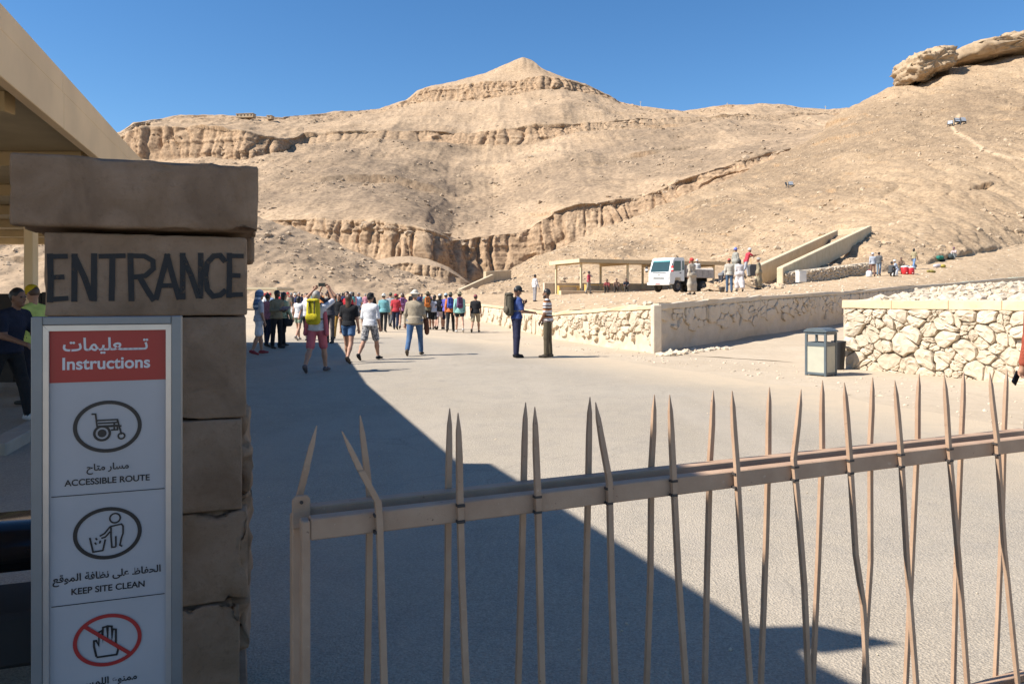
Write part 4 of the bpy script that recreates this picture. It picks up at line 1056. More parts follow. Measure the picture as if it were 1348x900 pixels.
# ---- rock outcrops on the skyline of the right hillside
def outcrop(name, px, label, seed, dist, thick):
    """boulder from its outline (pixels) at a distance, with real depth"""
    P = [at(x, y, dist) for x, y in px]; c = sum(P, Vector()) / len(P)
    n = 72
    pc = np.array([(p.x - c.x, p.z - c.z) for p in P]); pc = np.vstack([pc, pc[:1]])
    seg = np.linalg.norm(np.diff(pc, axis=0), axis=1); cum = np.concatenate([[0], np.cumsum(seg)]); t = np.linspace(0, cum[-1], n, endpoint=False)
    q = np.stack([np.interp(t, cum, pc[:, 0]), np.interp(t, cum, pc[:, 1])], 1)
    rows = []
    for ph in np.linspace(-math.pi / 2, math.pi / 2, 40):
        k = max(0.0, math.cos(ph)) ** 0.45; rows.append(np.stack([q[:, 0] * k, np.full(n, math.sin(ph) * thick), q[:, 1] * k], 1))
    G = np.array(rows); x, y, z = G[..., 0], G[..., 1], G[..., 2]
    dn = G / (np.linalg.norm(G, axis=-1, keepdims=True) + 1e-6)
    G = G + dn * (0.8 * ridged(x / 3.4, y / 3.4, z / 1.9, 6, seed, 0.66) * 1.0 + 0.6 * vnoise(x / 8, y / 8, z / 0.9, seed + 3) + 0.5 * vnoise(x / 5, y / 5, z / 4, seed + 9) - 1.1)[..., None]
    idx = np.arange(40 * n).reshape(40, n); nx = np.roll(idx, -1, 1)
    f = np.stack([idx[:-1], nx[:-1], nx[1:], idx[1:]], -1).reshape(-1, 4)
    o = link(name, np_mesh(name, G.reshape(-1, 3), f), None, OUTC); o.location = c
    return tag(o, label, 'rock')
OUTC = stone_mat('outcrop_rock', (0.37, 0.265, 0.165), (0.44, 0.325, 0.21), (0.25, 0.17, 0.105), 0.22, 1.0)
outcrop('boulder', [(1184,84),(1192,78),(1210,70),(1232,65),(1248,68),(1252,80),(1246,94),(1228,102),(1210,112),(1192,114),(1185,106),(1181,95)], 'big overhanging boulder perched on the right skyline', 301, 238, 9)
outcrop('rock_ledge', [(1251,68),(1275,60),(1300,55),(1330,47),(1365,42),(1420,40),(1420,62),(1372,72),(1340,74),(1312,78),(1290,82),(1268,84),(1252,82)], 'long rocky ledge capping the right hilltop beside the boulder', 305, 241, 10)

ps = np.array([(rng.uniform(-3, 5), 2.6 + 14 * rng.random() ** 1.6, 0.010) for _ in range(160)])
ico_rocks('road_grit', ps, 0.004 + 0.010 * rng.random(160) ** 3, 23, RUBBLE, 'tiny pebbles and grit strewn on the asphalt')
# ------------------------------------------------------------------ litter bin
SLATE = plain('slate_metal', (0.085, 0.105, 0.115), 0.45, 0.08, 8)
CREAM = plain('cream_panel', (0.42, 0.40, 0.31), 0.5, 0.04, 5)
DARKIN = plain('dark_lining', (0.02, 0.02, 0.02), 0.8, 0.1, 6)
p = gp(1086, 495)
p.y += 0.2
bn = empty('litter_bin', p, R(-50), 'slate framed litter bin with cream panels and arched lid beside the rubble wall', 'litter bin')
h = 0.205
for sx in (-1, 1):
    for sy in (-1, 1):
        MB().box(sx*h - 0.024, sx*h + 0.024, sy*h - 0.024, sy*h + 0.024, 0, 0.88).build('post', SLATE, bn, 0.006)
for k, (z0, z1) in enumerate(((0.02, 0.07), (0.60, 0.68), (0.835, 0.885))):
    for a in range(4):
        M = Matrix.Rotation(a * math.pi / 2, 4, 'Z')
        MB().box(-h + 0.0245, h - 0.0245, -h - 0.018, -h + 0.018, z0, z1, M).build('rail', SLATE, bn, 0.004)
for a in range(4):
    MB().box(-h + 0.0245, h - 0.0245, -h - 0.008, -h + 0.004, 0.0705, 0.5995, Matrix.Rotation(a * math.pi / 2, 4, 'Z')).build('panel', CREAM, bn)
prof = [(-0.25, 0.886), (0.25, 0.886), (0.245, 0.915), (0.17, 0.955), (0.06, 0.972), (-0.06, 0.972), (-0.17, 0.955), (-0.245, 0.915)]
MB().prism_y(prof, -0.25, 0.25).build('lid', SLATE, bn, 0.006)
MB().box(-0.17, 0.17, -0.17, 0.17, 0.05, 0.62).build('liner', DARKIN, bn, 0.01)
p2 = gp(1106, 487)
bag = empty('refuse_bin', p2 + Vector((0.03, 0.15, 0)), R(-24), 'small black open topped bin with grey flap against the rubble wall', 'bin')
mb = MB(); n = 16
rings = []
for z, r_ in ((0, 0.13), (0.02, 0.14), (0.6, 0.19), (0.63, 0.2), (0.63, 0.18), (0.3, 0.15)):
    rings += [(r_ * math.cos(2*math.pi*k/n) * 0.8, r_ * math.sin(2*math.pi*k/n), z) for k in range(n)]
mb.add(rings, [(i*n+k, i*n+(k+1) % n, (i+1)*n+(k+1) % n, (i+1)*n+k) for i in range(5) for k in range(n)] + [tuple(range(n-1, -1, -1)), tuple(5*n + k for k in range(n))])
mb.build('body', DARKIN, bag, 0, True)
MB().box(-0.2, -0.16, -0.17, 0.13, 0.02, 0.52, Matrix.Rotation(R(-9), 4, 'Y')).build('flap', plain('grey_plastic', (0.32, 0.32, 0.33), 0.5, 0.08, 6), bag, 0.006)

# ------------------------------------------------------------------ black bench and kerb in the shade on the left
GLOSS = plain('black_vinyl', (0.012, 0.013, 0.016), 0.22, 0.1, 5)
bb = empty('black_bench', (-2.35, 3.1, 0), R(20), 'black padded bench in deep shade behind the instruction board', 'bench')
MB().box(-0.75, 0.55, -0.22, 0.22, 0.50, 0.66).build('seat', GLOSS, bb, 0.05, True, 3)
MB().box(-0.72, 0.50, -0.20, 0.20, 0.12, 0.34).build('shelf', DARKIN, bb, 0.02)
for sx in (-0.68, 0.46):
    for sy in (-0.16, 0.16): MB().box(sx - 0.02, sx + 0.02, sy - 0.02, sy + 0.02, 0, 0.51).build('leg', DARKIN, bb)
KERB = plain('kerb_concrete', (0.34, 0.29, 0.23), 0.9, 0.1, 4, 0, 0.4, 30, 0.01)
kb = empty('kerb', (-5.2, 7.6, 0)); kb['kind'] = 'structure'
dk = Vector((-0.31, 1, 0)).normalized()
Mk = Matrix(((dk.x, -dk.y, 0, 0), (dk.y, dk.x, 0, 0), (0, 0, 1, 0), (0, 0, 0, 1)))
for k in range(18): MB().box(k * 0.8 + 0.006, k * 0.8 + 0.794, -0.12, 0.12, -0.05, 0.13, Mk).build('kerb_stone', KERB, kb, 0.012)

SHADE_DARK = plain('shade_partition_dark', (0.035, 0.026, 0.02), 0.8, 0.2, 3)  # near-black boards, an invented part added to darken the view under the canopy
pw = empty('added_shade_partition', (-13, 13.6, 0), 0, 'added near-black partition deepening the shade behind the people under the entrance canopy', 'partition')
for k in range(22): MB().box(-5.2 + 0.49 * k, -5.2 + 0.49 * k + 0.475, -0.03, 0.03 + 0.004 * (k % 2), 0.08, 1.66 + 0.015 * (k % 3)).build('board', SHADE_DARK, pw, 0.004)
for z in (0.25, 1.35): MB().box(-5.2, 5.58, 0.036, 0.09, z, z + 0.09).build('rail', SHADE_DARK, pw)

# ------------------------------------------------------------------ shelter on the terrace
SH = plain('shelter_beige_paint', (0.60, 0.49, 0.31), 0.6, 0.05, 2)
SHB = plain('shelter_brown_fascia', (0.50, 0.37, 0.21), 0.6, 0.05, 2)
YEL = plain('bench_ochre_paint', (0.58, 0.36, 0.10), 0.5, 0.08, 4)
S0 = Vector((5.64, 62, 0)); sd = Vector((0.92, 0.386, 0)); SL_ = 13.8; sd.normalize(); sn = Vector((-sd.y, sd.x, 0))
sh = empty('shade_shelter', S0, 0, 'long flat roofed shade shelter on thin posts behind the parked truck', 'shelter')
Mh = Matrix(((sd.x, sn.x, 0, 0), (sd.y, sn.y, 0, 0), (0, 0, 1, 0), (0, 0, 0, 1)))
DEP = 4.6
MB().box(-0.4, SL_ + 0.3, -0.5, DEP + 0.5, 4.56, 4.68, Mh).build('roof', SH, sh, 0.01)
MB().box(-0.395, SL_ + 0.29, -0.56, -0.505, 4.40, 4.70, Mh).build('fascia', SHB, sh)
MB().box(-0.46, -0.405, -0.55, DEP + 0.5, 4.40, 4.70, Mh).build('fascia', SH, sh)
for s_ in (0.0, 4.4, 8.8, 13.2):
    for t_ in (0.0, DEP):
        w = S0 + sd * s_ + sn * t_; z0 = drop(bvB, w.x, w.y).z - 0.1
        MB().box(s_ - 0.08, s_ + 0.08, t_ - 0.08, t_ + 0.08, z0, 4.55, Mh).build('post', SH, sh, 0.01)
    MB().box(s_ - 0.06, s_ + 0.06, -0.1, DEP + 0.1, 4.3, 4.555, Mh).build('bracket', SHB, sh)
zb_ = drop(bvB, S0.x, S0.y).z
MB().box(-1.0, SL_, DEP + 0.3, DEP + 0.6, zb_ - 0.2, zb_ + 0.95, Mh).build('back_wall', PLASTER, sh, 0.02)
MB().box(-2.2, 5.5, -0.75, -0.35, zb_ - 0.3, zb_ + 0.22, Mh).build('step', COPING, sh, 0.02)
def bench(s_, t_, i, lab):
    w = S0 + sd * s_ + sn * t_; w.z = drop(bvB, w.x, w.y).z
    b = empty('bench', w, math.atan2(sd.y, sd.x), lab, 'bench', 'ochre benches at the shelter')
    MB().box(-0.95, 0.95, -0.2, 0.2, 0.60, 0.68).build('seat', YEL, b, 0.008)
    for sx in (-0.88, 0.88): MB().box(sx - 0.05, sx + 0.05, -0.18, 0.18, 0, 0.598).build('leg', YEL, b, 0.006)
bench(-1.2, -0.1, 0, 'ochre bench standing past the open end of the shelter roof')
bench(1.8, 0.9, 1, 'ochre bench under the shelter roof beside the person in red')
bench(4.6, 2.4, 2, 'ochre bench deep under the shelter roof next to the truck')

# ------------------------------------------------------------------ tipper truck
WHITE = plain('truck_white_paint', (0.74, 0.73, 0.70), 0.35, 0.05, 3, 0, 0, 1, 1, 0.3)
GREYT = plain('truck_bed_grey', (0.42, 0.37, 0.32), 0.7, 0.16, 5)
GLASS = plain('truck_glass', (0.03, 0.06, 0.065), 0.16, 0.05, 3)
TINT = plain('windscreen_tint', (0.10, 0.32, 0.33), 0.1, 0.03, 3)
TYRE = plain('tyre_rubber', (0.035, 0.032, 0.03), 0.85, 0.12, 8)
RIM = plain('dusty_rim', (0.20, 0.17, 0.14), 0.6, 0.1, 8)
CHAS = plain('chassis_black', (0.03, 0.028, 0.025), 0.7, 0.15, 6)
LAMP = plain('lamp_glass', (0.55, 0.56, 0.56), 0.1, 0.05, 9)
REDT = plain('red_marking', (0.5, 0.03, 0.03), 0.5, 0.05, 9)
p = drop(bvB, 0.222 * 50, 50)
tr = empty('tipper_truck', p + Vector((0, 0, 0.03)), math.pi - math.atan2(0.77, 0.64), 'small white tipper truck parked on the terrace before the shelter', 'truck')
SWAP = Matrix(((0, 1, 0, 0), (1, 0, 0, 0), (0, 0, 1, 0), (0, 0, 0, 1)))
def side_prism(poly, x0, x1): return MB().prism_y(poly, x0, x1, SWAP)     # poly in (y, z), extruded across x
cabp = [(2.10, 0.50), (2.22, 0.62), (2.22, 1.16), (2.16, 1.28), (1.88, 2.06), (1.72, 2.20), (0.78, 2.22), (0.70, 2.12), (0.70, 0.70), (1.05, 0.70), (1.12, 0.92), (1.62, 0.92), (1.74, 0.50)]
cab = side_prism(cabp, -0.86, 0.86).build('cab', WHITE, tr, 0.03, False, 2)
MB().add([(-0.74, 2.172, 1.30), (0.74, 2.172, 1.30), (0.68, 1.925, 2.02), (-0.68, 1.925, 2.02)], [(0, 1, 2, 3)]).build('windscreen', GLASS, cab)
MB().add([(-0.69, 1.956, 1.94), (0.69, 1.956, 1.94), (0.68, 1.933, 2.015), (-0.68, 1.933, 2.015)], [(0, 1, 2, 3)]).build('tint_band', TINT, cab)
for sx in (-1, 1):
    x = sx * 0.863
    dr = MB().prism_y([(1.02, 0.98), (1.98, 0.98), (2.03, 1.28), (1.80, 2.06), (1.02, 2.08)], min(x, x + sx * 0.008), max(x, x + sx * 0.008), SWAP).build('door', WHITE, tr, 0.004)
    MB().prism_y([(1.10, 1.36), (1.98, 1.32), (1.90, 1.52), (1.76, 1.98), (1.10, 2.0)], min(x + sx * 0.0085, x + sx * 0.014), max(x + sx * 0.0085, x + sx * 0.014), SWAP).build('window', GLASS, dr)
    MB().box(min(x + sx * 0.009, x + sx * 0.03), max(x + sx * 0.009, x + sx * 0.03), 1.08, 1.22, 1.20, 1.25).build('handle', CHAS, dr)
    MB().prism_y([(0.76, 1.42), (0.95, 1.42), (0.95, 2.0), (0.80, 2.02)], min(x, x + sx * 0.006), max(x, x + sx * 0.006), SWAP).build('rear_window', GLASS, cab)
    MB().box(sx * 0.62 - 0.17, sx * 0.62 + 0.17, 2.215, 2.25, 0.80, 0.98).build('headlight', LAMP, tr, 0.02)
    mm_ = MB().tube([(sx * 0.85, 2.0, 1.75), (sx * 1.02, 2.16, 1.78), (sx * 1.04, 2.18, 1.55)], 0.018, 6).build('mirror_arm', CHAS, tr)
    MB().box(sx * 1.04 - 0.09, sx * 1.04 + 0.09, 2.15, 2.22, 1.28, 1.66).build('mirror', REDT if sx < 0 else CHAS, mm_, 0.02)
    MB().box(sx * 1.04 - 0.092, sx * 1.04 + 0.092, 2.148, 2.222, 1.40, 1.50).build('mirror_band', WHITE, mm_)
MB().box(-0.9, 0.9, 2.17, 2.33, 0.44, 0.62).build('bumper', WHITE, tr, 0.03)
MB().box(-0.42, 0.42, 2.222, 2.235, 0.82, 0.86).build('grille_slot', CHAS, tr)
MB().box(-0.42, 0.42, 2.222, 2.235, 0.91, 0.95).build('grille_slot', CHAS, tr)
MB().box(-0.09, 0.09, 2.222, 2.24, 1.06, 1.12).build('badge', RIM, tr)
MB().box(-0.55, 0.55, 2.19, 2.215, 1.20, 1.25).build('wiper_panel', CHAS, tr)
pl = MB().box(-0.2, 0.2, 2.331, 2.345, 0.48, 0.59).build('number_plate', WHITE, tr)
MB().box(-0.18, 0.18, 2.3455, 2.35, 0.50, 0.55).build('plate_print', REDT, pl)
MB().box(-0.38, 0.38, -2.2, 1.0, 0.50, 0.68).build('chassis', CHAS, tr)
def wheel(x, y, dual):
    w = 0.22 if not dual else 0.42
    n = 28; prof = [(0.0, 0.20), (0.02, 0.34), (0.06, 0.375), (w - 0.06, 0.375), (w - 0.02, 0.34), (w, 0.20)]
    mb = MB(); V = []
    for a, r_ in prof: V += [(a - w / 2, r_ * math.cos(2*math.pi*k/n), r_ * math.sin(2*math.pi*k/n)) for k in range(n)]
    mb.add(V, [(i*n+k, i*n+(k+1) % n, (i+1)*n+(k+1) % n, (i+1)*n+k) for i in range(5) for k in range(n)])
    wo = bpy.data.objects.new('wheel', None); COL.objects.link(wo); wo.parent = tr; wo.location = (x, y, 0.375)
    mb.build('tyre', TYRE, wo, 0, True)
    mb = MB(); V = []
    for a, r_ in ((-w/2 + 0.01, 0.21), (-w/2 + 0.05, 0.17), (-w/2 + 0.07, 0.06), (-w/2 - 0.01, 0.05), (w/2 + 0.01, 0.05), (w/2 - 0.07, 0.06), (w/2 - 0.05, 0.17), (w/2 - 0.01, 0.21)):
        V += [(a, r_ * math.cos(2*math.pi*k/n), r_ * math.sin(2*math.pi*k/n)) for k in range(n)]
    mb.add(V, [(i*n+k, i*n+(k+1) % n, (i+1)*n+(k+1) % n, (i+1)*n+k) for i in range(7) for k in range(n)])
    mb.build('rim', RIM, wo, 0, True)
for sx in (-1, 1): wheel(sx * 0.76, 1.38, False); wheel(sx * 0.70, -1.25, True)
bd = MB().box(-0.93, 0.93, -2.35, 0.55, 0.95, 1.04).build('bed_floor', GREYT, tr, 0.01)
for sx in (-1, 1):
    s_ = MB().box(sx * 0.91 - 0.025, sx * 0.91 + 0.025, -2.33, 0.52, 1.042, 1.50).build('bed_side', GREYT, tr, 0.008)
    for yy in (-1.75, -1.1, -0.45, 0.15): MB().box(sx * 0.94 - 0.02, sx * 0.94 + 0.02, yy - 0.03, yy + 0.03, 1.05, 1.48).build('rib', GREYT, s_)
MB().box(-0.88, 0.88, -2.37, -2.32, 1.042, 1.62).build('tailgate', GREYT, tr, 0.008)
MB().box(-0.92, 0.92, 0.525, 0.575, 1.042, 1.75).build('headboard', GREYT, tr, 0.008)
for yy in (-2.0, -0.6, 0.2): MB().box(-0.6, 0.6, yy - 0.05, yy + 0.05, 0.70, 0.945).build('cross_member', CHAS, tr)
MB().box(0.45, 0.80, -0.35, 0.45, 0.48, 0.82).build('fuel_tank', CHAS, tr, 0.04)
MB().box(-0.80, -0.45, -0.35, 0.45, 0.48, 0.82).build('battery_box', CHAS, tr, 0.03)

# ------------------------------------------------------------------ stair trench (tomb entrance), low wall, cabinet
TOMB = stone_mat('tomb_wall_stone', (0.56, 0.45, 0.29), (0.62, 0.505, 0.34), (0.48, 0.37, 0.23), 0.6, 0.25)
def slope_wall(name, a, b, ha, hb, th, label, parent=None, cat='wall', mat=None):
    """a, b: top points (px, py, d); wall drops ha / hb below"""
    A = at(*a); B = at(*b); d = Vector((B.x - A.x, B.y - A.y, 0)).normalized(); n = Vector((d.y, -d.x, 0))
    V = []
    for P_, hh in ((A, ha), (B, hb)):
        for o_, dz in ((0, -hh), (0, 0), (-th, 0), (-th, -hh)): V.append(P_ + n * o_ + Vector((0, 0, dz)) - A)
    mb = MB().add(V, [(0, 1, 5, 4), (1, 2, 6, 5), (2, 3, 7, 6), (3, 0, 4, 7), (3, 2, 1, 0), (4, 5, 6, 7)])
    if parent is None:
        o = mb.build(name, mat or TOMB, None, 0.04); o.location = A
        return tag(o, label, cat)
    o = mb.build(name, mat or TOMB, parent, 0.04); o.location = A - parent.location; return o
tb = empty('stair_trench', at(1015, 372, 56), 0, 'sloping beige parapets of a stair trench cut into the hillside beside the workers', 'tomb entrance')
slope_wall('parapet', (1001,349.5,57), (1103,303,84), 1.7, 2.6, 0.45, '', tb)
slope_wall('parapet', (1031,352,54), (1147,297,80), 1.6, 1.5, 0.45, '', tb)
slope_wall('end_wall', (1098,304.5,85.5), (1147,297.5,83.5), 2.2, 1.6, 0.4, '', tb)
lw_ = slope_wall('low_stone_wall', (1034,358.5,54.2), (1147,345,60), 1.2, 1.3, 0.4, 'low wall of small pale stones beside the stair trench', None, 'wall', RUBBLE)
# small stones of its face (a few pixels each)
A_, B_ = at(1034,358.5,54.2), at(1147,345,60); nn_ = 520
tt_ = rng.random(nn_); zz_ = rng.random(nn_)
d_ = Vector((B_.x - A_.x, B_.y - A_.y, 0)).normalized(); n_ = Vector((d_.y, -d_.x, 0))
PS = np.array([tuple(A_.lerp(B_, t) + n_ * 0.01 + Vector((0, 0, -0.08 - 0.85 * z)) - A_) for t, z in zip(tt_, zz_)])
so = ico_rocks('wall_stones', PS, 0.09 + 0.05 * rng.random(nn_), 55, RUBBLE, 'small stones', 0.7); so.parent = lw_
for key in ('label', 'category'): del so[key]
p = at(1054.5, 371.5, 52.6)
cb = empty('white_cabinet', p, R(15), 'white metal cabinet standing before the low stone wall', 'cabinet')
MB().box(-0.30, 0.30, -0.2, 0.2, 0.0, 0.78).build('body', plain('cabinet_white', (0.72, 0.69, 0.62), 0.5, 0.04, 4), cb, 0.01)
MB().box(-0.26, 0.26, -0.215, -0.2015, 0.05, 0.73).build('door', plain('cabinet_white'  , (0.72, 0.69, 0.62)), cb, 0.004)
MB().box(-0.33, 0.33, -0.23, 0.23, 0.7815, 0.83).build('lid', plain('cabinet_white', (0.72, 0.69, 0.62)), cb, 0.008)

# ------------------------------------------------------------------ things lying on the terrace
RCOOL = plain('red_cooler_plastic', (0.52, 0.025, 0.03), 0.4, 0.05, 6)
WPL = plain('white_plastic', (0.74, 0.72, 0.68), 0.45, 0.04, 6)
def lathe(name, prof, mat, parent, n=22, loc=(0, 0, 0)):
    mb = MB(); V = []
    for r_, z in prof: V += [(r_ * math.cos(2*math.pi*k/n), r_ * math.sin(2*math.pi*k/n), z) for k in range(n)]
    m_ = len(prof)
    mb.add(V, [(i*n+k, i*n+(k+1) % n, (i+1)*n+(k+1) % n, (i+1)*n+k) for i in range(m_-1) for k in range(n)] + [tuple(range(n-1, -1, -1)), tuple((m_-1)*n + k for k in range(n))])
    o = mb.build(name, mat, parent, 0, True); o.location = loc; return o
def cooler(x, y, s_, lab):
    p = ray(bvB, x, y); c = empty('water_cooler', p, 0, lab, 'cooler', 'red drinking water coolers'); c.scale = (s_, s_, s_)
    lathe('body', [(0.25, 0.0), (0.27, 0.03), (0.28, 0.5), (0.26, 0.53)], RCOOL, c)
    lathe('lid', [(0.275, 0.532), (0.285, 0.56), (0.27, 0.62), (0.10, 0.64), (0.06, 0.68)], WPL, c)
    MB().box(-0.03, 0.03, -0.34, -0.27, 0.06, 0.12).build('tap', WPL, c, 0.01)
cooler(1191, 361, 1.0, 'taller red water cooler with white lid on the terrace sand')
cooler(1199, 361, 0.92, 'shorter red water cooler half behind the taller one')
def jug(x, y, lab):
    p = ray(bvB, x, y); c = empty('water_jug', p, 0.4, lab, 'jug')
    lathe('body', [(0.19, 0.0), (0.21, 0.03), (0.21, 0.36), (0.15, 0.44), (0.06, 0.48)], WPL, c)
    lathe('cap', [(0.055, 0.482), (0.055, 0.53)], RCOOL, c)
jug(1178, 363, 'white plastic water jug standing beside the red coolers')
jug(1144, 364.5, 'white plastic jug on the sand beside the standing pair')
# ------------------------------------------------------------------ floodlights, huts, masts
FL = plain('floodlight_dark', (0.06, 0.065, 0.07), 0.4, 0.1, 3); FLG = plain('floodlight_glass', (0.45, 0.47, 0.5), 0.12, 0.06, 3)
def floodlight(x, y, d, s_, rz, lab, grp=None):
    p = ray(bvB, x, y) if d is None else at(x, y, d)
    c = empty('floodlight', p, rz, lab, 'floodlight', grp); c.scale = (s_, s_, s_)
    M = Matrix.Translation((0, 0, 0.85)) @ Matrix.Rotation(R(-22), 4, 'X')
    hd = MB().box(-0.5, 0.5, -0.14, 0.22, -0.42, 0.42, M).build('lamp_head', FL, c, 0.05)
    MB().box(-0.42, 0.42, -0.16, -0.142, -0.34, 0.34, M).build('lens', FLG, hd)
    MB().box(-0.42, 0.42, -0.175, -0.1605, -0.05, 0.02, M).build('louvre', FL, hd)
    for sx in (-0.53, 0.53): MB().box(sx - 0.03, sx + 0.03, -0.04, 0.10, -0.15, 0.9).build('bracket', FL, c)
    MB().box(-0.55, 0.55, -0.3, 0.35, -0.35, -0.152).build('base', COPING, c)
floodlight(1251, 167, None, 1.1, R(-40), 'dark floodlight standing apart at the left of a row of three on the upper hillside', 'floodlights on the hillside')
floodlight(1260, 164.5, None, 1.25, R(12), 'dark floodlight in the middle of the row of three on the upper hillside', 'floodlights on the hillside')
floodlight(1268, 164, None, 1.25, R(10), 'dark floodlight at the path end of the row of three on the upper hillside', 'floodlights on the hillside')
floodlight(1035, 247, None, 0.9, R(70), 'dark floodlight turned edge on beside its twin low on the scree slope', 'floodlights on the hillside')
floodlight(1041, 247, None, 1.0, R(8), 'dark floodlight facing the valley beside its edge on twin low on the scree slope', 'floodlights on the hillside')
floodlight(836, 274, 300, 1.6, R(5), 'lone floodlight on the lip of the middle cliff', 'floodlights on the hillside')
HUT = stone_mat('hut_stone', (0.44, 0.33, 0.21), (0.50, 0.385, 0.26), (0.34, 0.25, 0.16), 0.3, 0.3)
def hut(x, y, d, w, hgt, lab, wins):
    p = at(x, y, d); c = empty('ridge_hut', p + Vector((0, -2, -1.2)), R(-8), lab, 'hut')
    wl_ = MB().box(-w/2, w/2, -2.5, 2.5, 0, hgt).build('wall', HUT, c, 0.05)
    MB().box(-w/2 - 0.3, w/2 + 0.3, -2.8, 2.8, hgt + 0.002, hgt + 0.35).build('roof', HUT, c, 0.05)
    for k in range(wins):
        xx = -w/2 + w * (k + 0.5) / wins
        MB().box(xx - 0.45, xx + 0.45, -2.56, -2.45, hgt * 0.42, hgt * 0.78).build('window', DARKIN, wl_)
hut(325, 154.5, 598, 14.0, 2.9, 'long low stone guard hut on the far left ridge', 5)
hut(357, 156.5, 604, 4.0, 2.6, 'tiny stone guard hut right of the long one on the ridge', 1)
def mast(x, y, d, hgt, lab, arm=True):
    p = at(x, y, d); c = empty('ridge_mast', p + Vector((0, -1, -1.5)), 0, lab, 'mast')
    MB().tube([(0, 0, 0), (0, 0, hgt)], [0.22, 0.14], 8).build('pole', SH, c)
    if arm: MB().box(-0.9, 0.9, -0.1, 0.1, hgt - 0.9, hgt - 0.6).build('arm', SH, c)
mast(843, 141, 700, 6.5, 'thin mast on the skyline right of the peak')
mast(957, 141, 680, 5.0, 'short mast on the rounded skyline hump')
mast(1086, 146, 640, 5.5, 'twin armed mast at the skyline saddle')
mast(582, 402, 70, 2.6, 'slim pole standing beyond the tour group', False)
# small parapets in the valley
slope_wall('valley_parapet', (640,357.5,134), (673,355.5,142), 2.0, 2.4, 0.6, 'small pale parapet at a tomb mouth in the valley', None, 'wall')
slope_wall('valley_stair_wall', (604,382,112), (650,361,134), 1.2, 1.6, 0.5, 'long thin stair wall climbing to the valley parapet', None, 'wall')
# far flat canopy beyond the crowd
fc = empty('far_canopy', (-26, 80, 0.27), 0, 'far flat beige canopy roof above the heads of the distant crowd', 'canopy')
MB().box(-14, 2.2, -3, 3, 2.05, 2.3).build('roof', SH, fc, 0.02)
for k in range(6): MB().box(-13.6 + 3.1 * k - 0.09, -13.6 + 3.1 * k + 0.09, -2.9, -2.72, -0.3, 2.049).build('post', SH, fc)
# heap of spoil where the workers stand
SPO = ray(bvB, 985, 378)
# ------------------------------------------------------------------ people: one continuous surface each, grown from tapered limbs
def surf_nets(D, o, h):
    """naive surface nets: D sampled on a grid (origin o, step h) -> verts, quads"""
    S = D < 0
    c = [S[i:D.shape[0]-1+i, j:D.shape[1]-1+j, k:D.shape[2]-1+k] for i in (0, 1) for j in (0, 1) for k in (0, 1)]
    cnt = sum(a.astype(np.int8) for a in c); act = (cnt > 0) & (cnt < 8)
    ids = np.full(act.shape, -1, np.int64); ii, jj, kk = np.nonzero(act); ids[act] = np.arange(len(ii))
    acc = np.zeros((len(ii), 3)); num = np.zeros(len(ii))
    cor = [(0,0,0),(0,0,1),(0,1,0),(0,1,1),(1,0,0),(1,0,1),(1,1,0),(1,1,1)]
    vals = [D[ii+a, jj+b, kk+c_] for a, b, c_ in cor]
    for p in range(8):
        for q in range(p + 1, 8):
            df = [cor[q][t] - cor[p][t] for t in range(3)]
            if sum(abs(x) for x in df) != 1: continue
            a, b = vals[p], vals[q]; m_ = (a < 0) != (b < 0)
            t = np.where(m_, a / np.where(m_, a - b, 1), 0)
            for ax in range(3): acc[:, ax] += np.where(m_, cor[p][ax] + t * df[ax], 0)
            num += m_
    V = (np.stack([ii, jj, kk], 1) + acc / num[:, None]) * h + o
    Q = []
    for ax in range(3):
        a = [slice(1, -1)] * 3; a[ax] = slice(0, -1); b = [slice(1, -1)] * 3; b[ax] = slice(1, None)
        A = S[tuple(a)]; B = S[tuple(b)]
        for flip in (0, 1):
            e = np.stack(np.nonzero((A & ~B) if flip == 0 else (~A & B)), 1)
            if not len(e): continue
            e = e + 1; e[:, ax] -= 1
            u, v = (ax + 1) % 3, (ax + 2) % 3
            q = []
            for du, dv in ((1, 1), (0, 1), (0, 0), (1, 0)):
                f = e.copy(); f[:, u] -= du; f[:, v] -= dv; q.append(ids[f[:, 0], f[:, 1], f[:, 2]])
            q = np.stack(q, 1); Q.append(q if flip == 0 else q[:, ::-1])
    Q = np.concatenate(Q); Q = Q[(Q >= 0).all(1)]
    return V, Q
def smin(a, b, k):
    h_ = np.clip(0.5 + 0.5 * (b - a) / k, 0, 1); return b * (1 - h_) + a * h_ - k * h_ * (1 - h_)
def prim_eval(P, X, Y, Z):
    a, b, ra, rb, sc = P['a'], P['b'], P['ra'], P['rb'], P['sc']
    px, py, pz = (X - a[0]) / sc[0], (Y - a[1]) / sc[1], (Z - a[2]) / sc[2]
    d = [(b[i] - a[i]) / sc[i] for i in range(3)]; L2 = d[0]**2 + d[1]**2 + d[2]**2
    t = np.clip((px*d[0] + py*d[1] + pz*d[2]) / L2, 0, 1) if L2 > 1e-12 else 0.0
    r = ra + (rb - ra) * t
    return (np.sqrt((px - d[0]*t)**2 + (py - d[1]*t)**2 + (pz - d[2]*t)**2) - r) * min(sc)
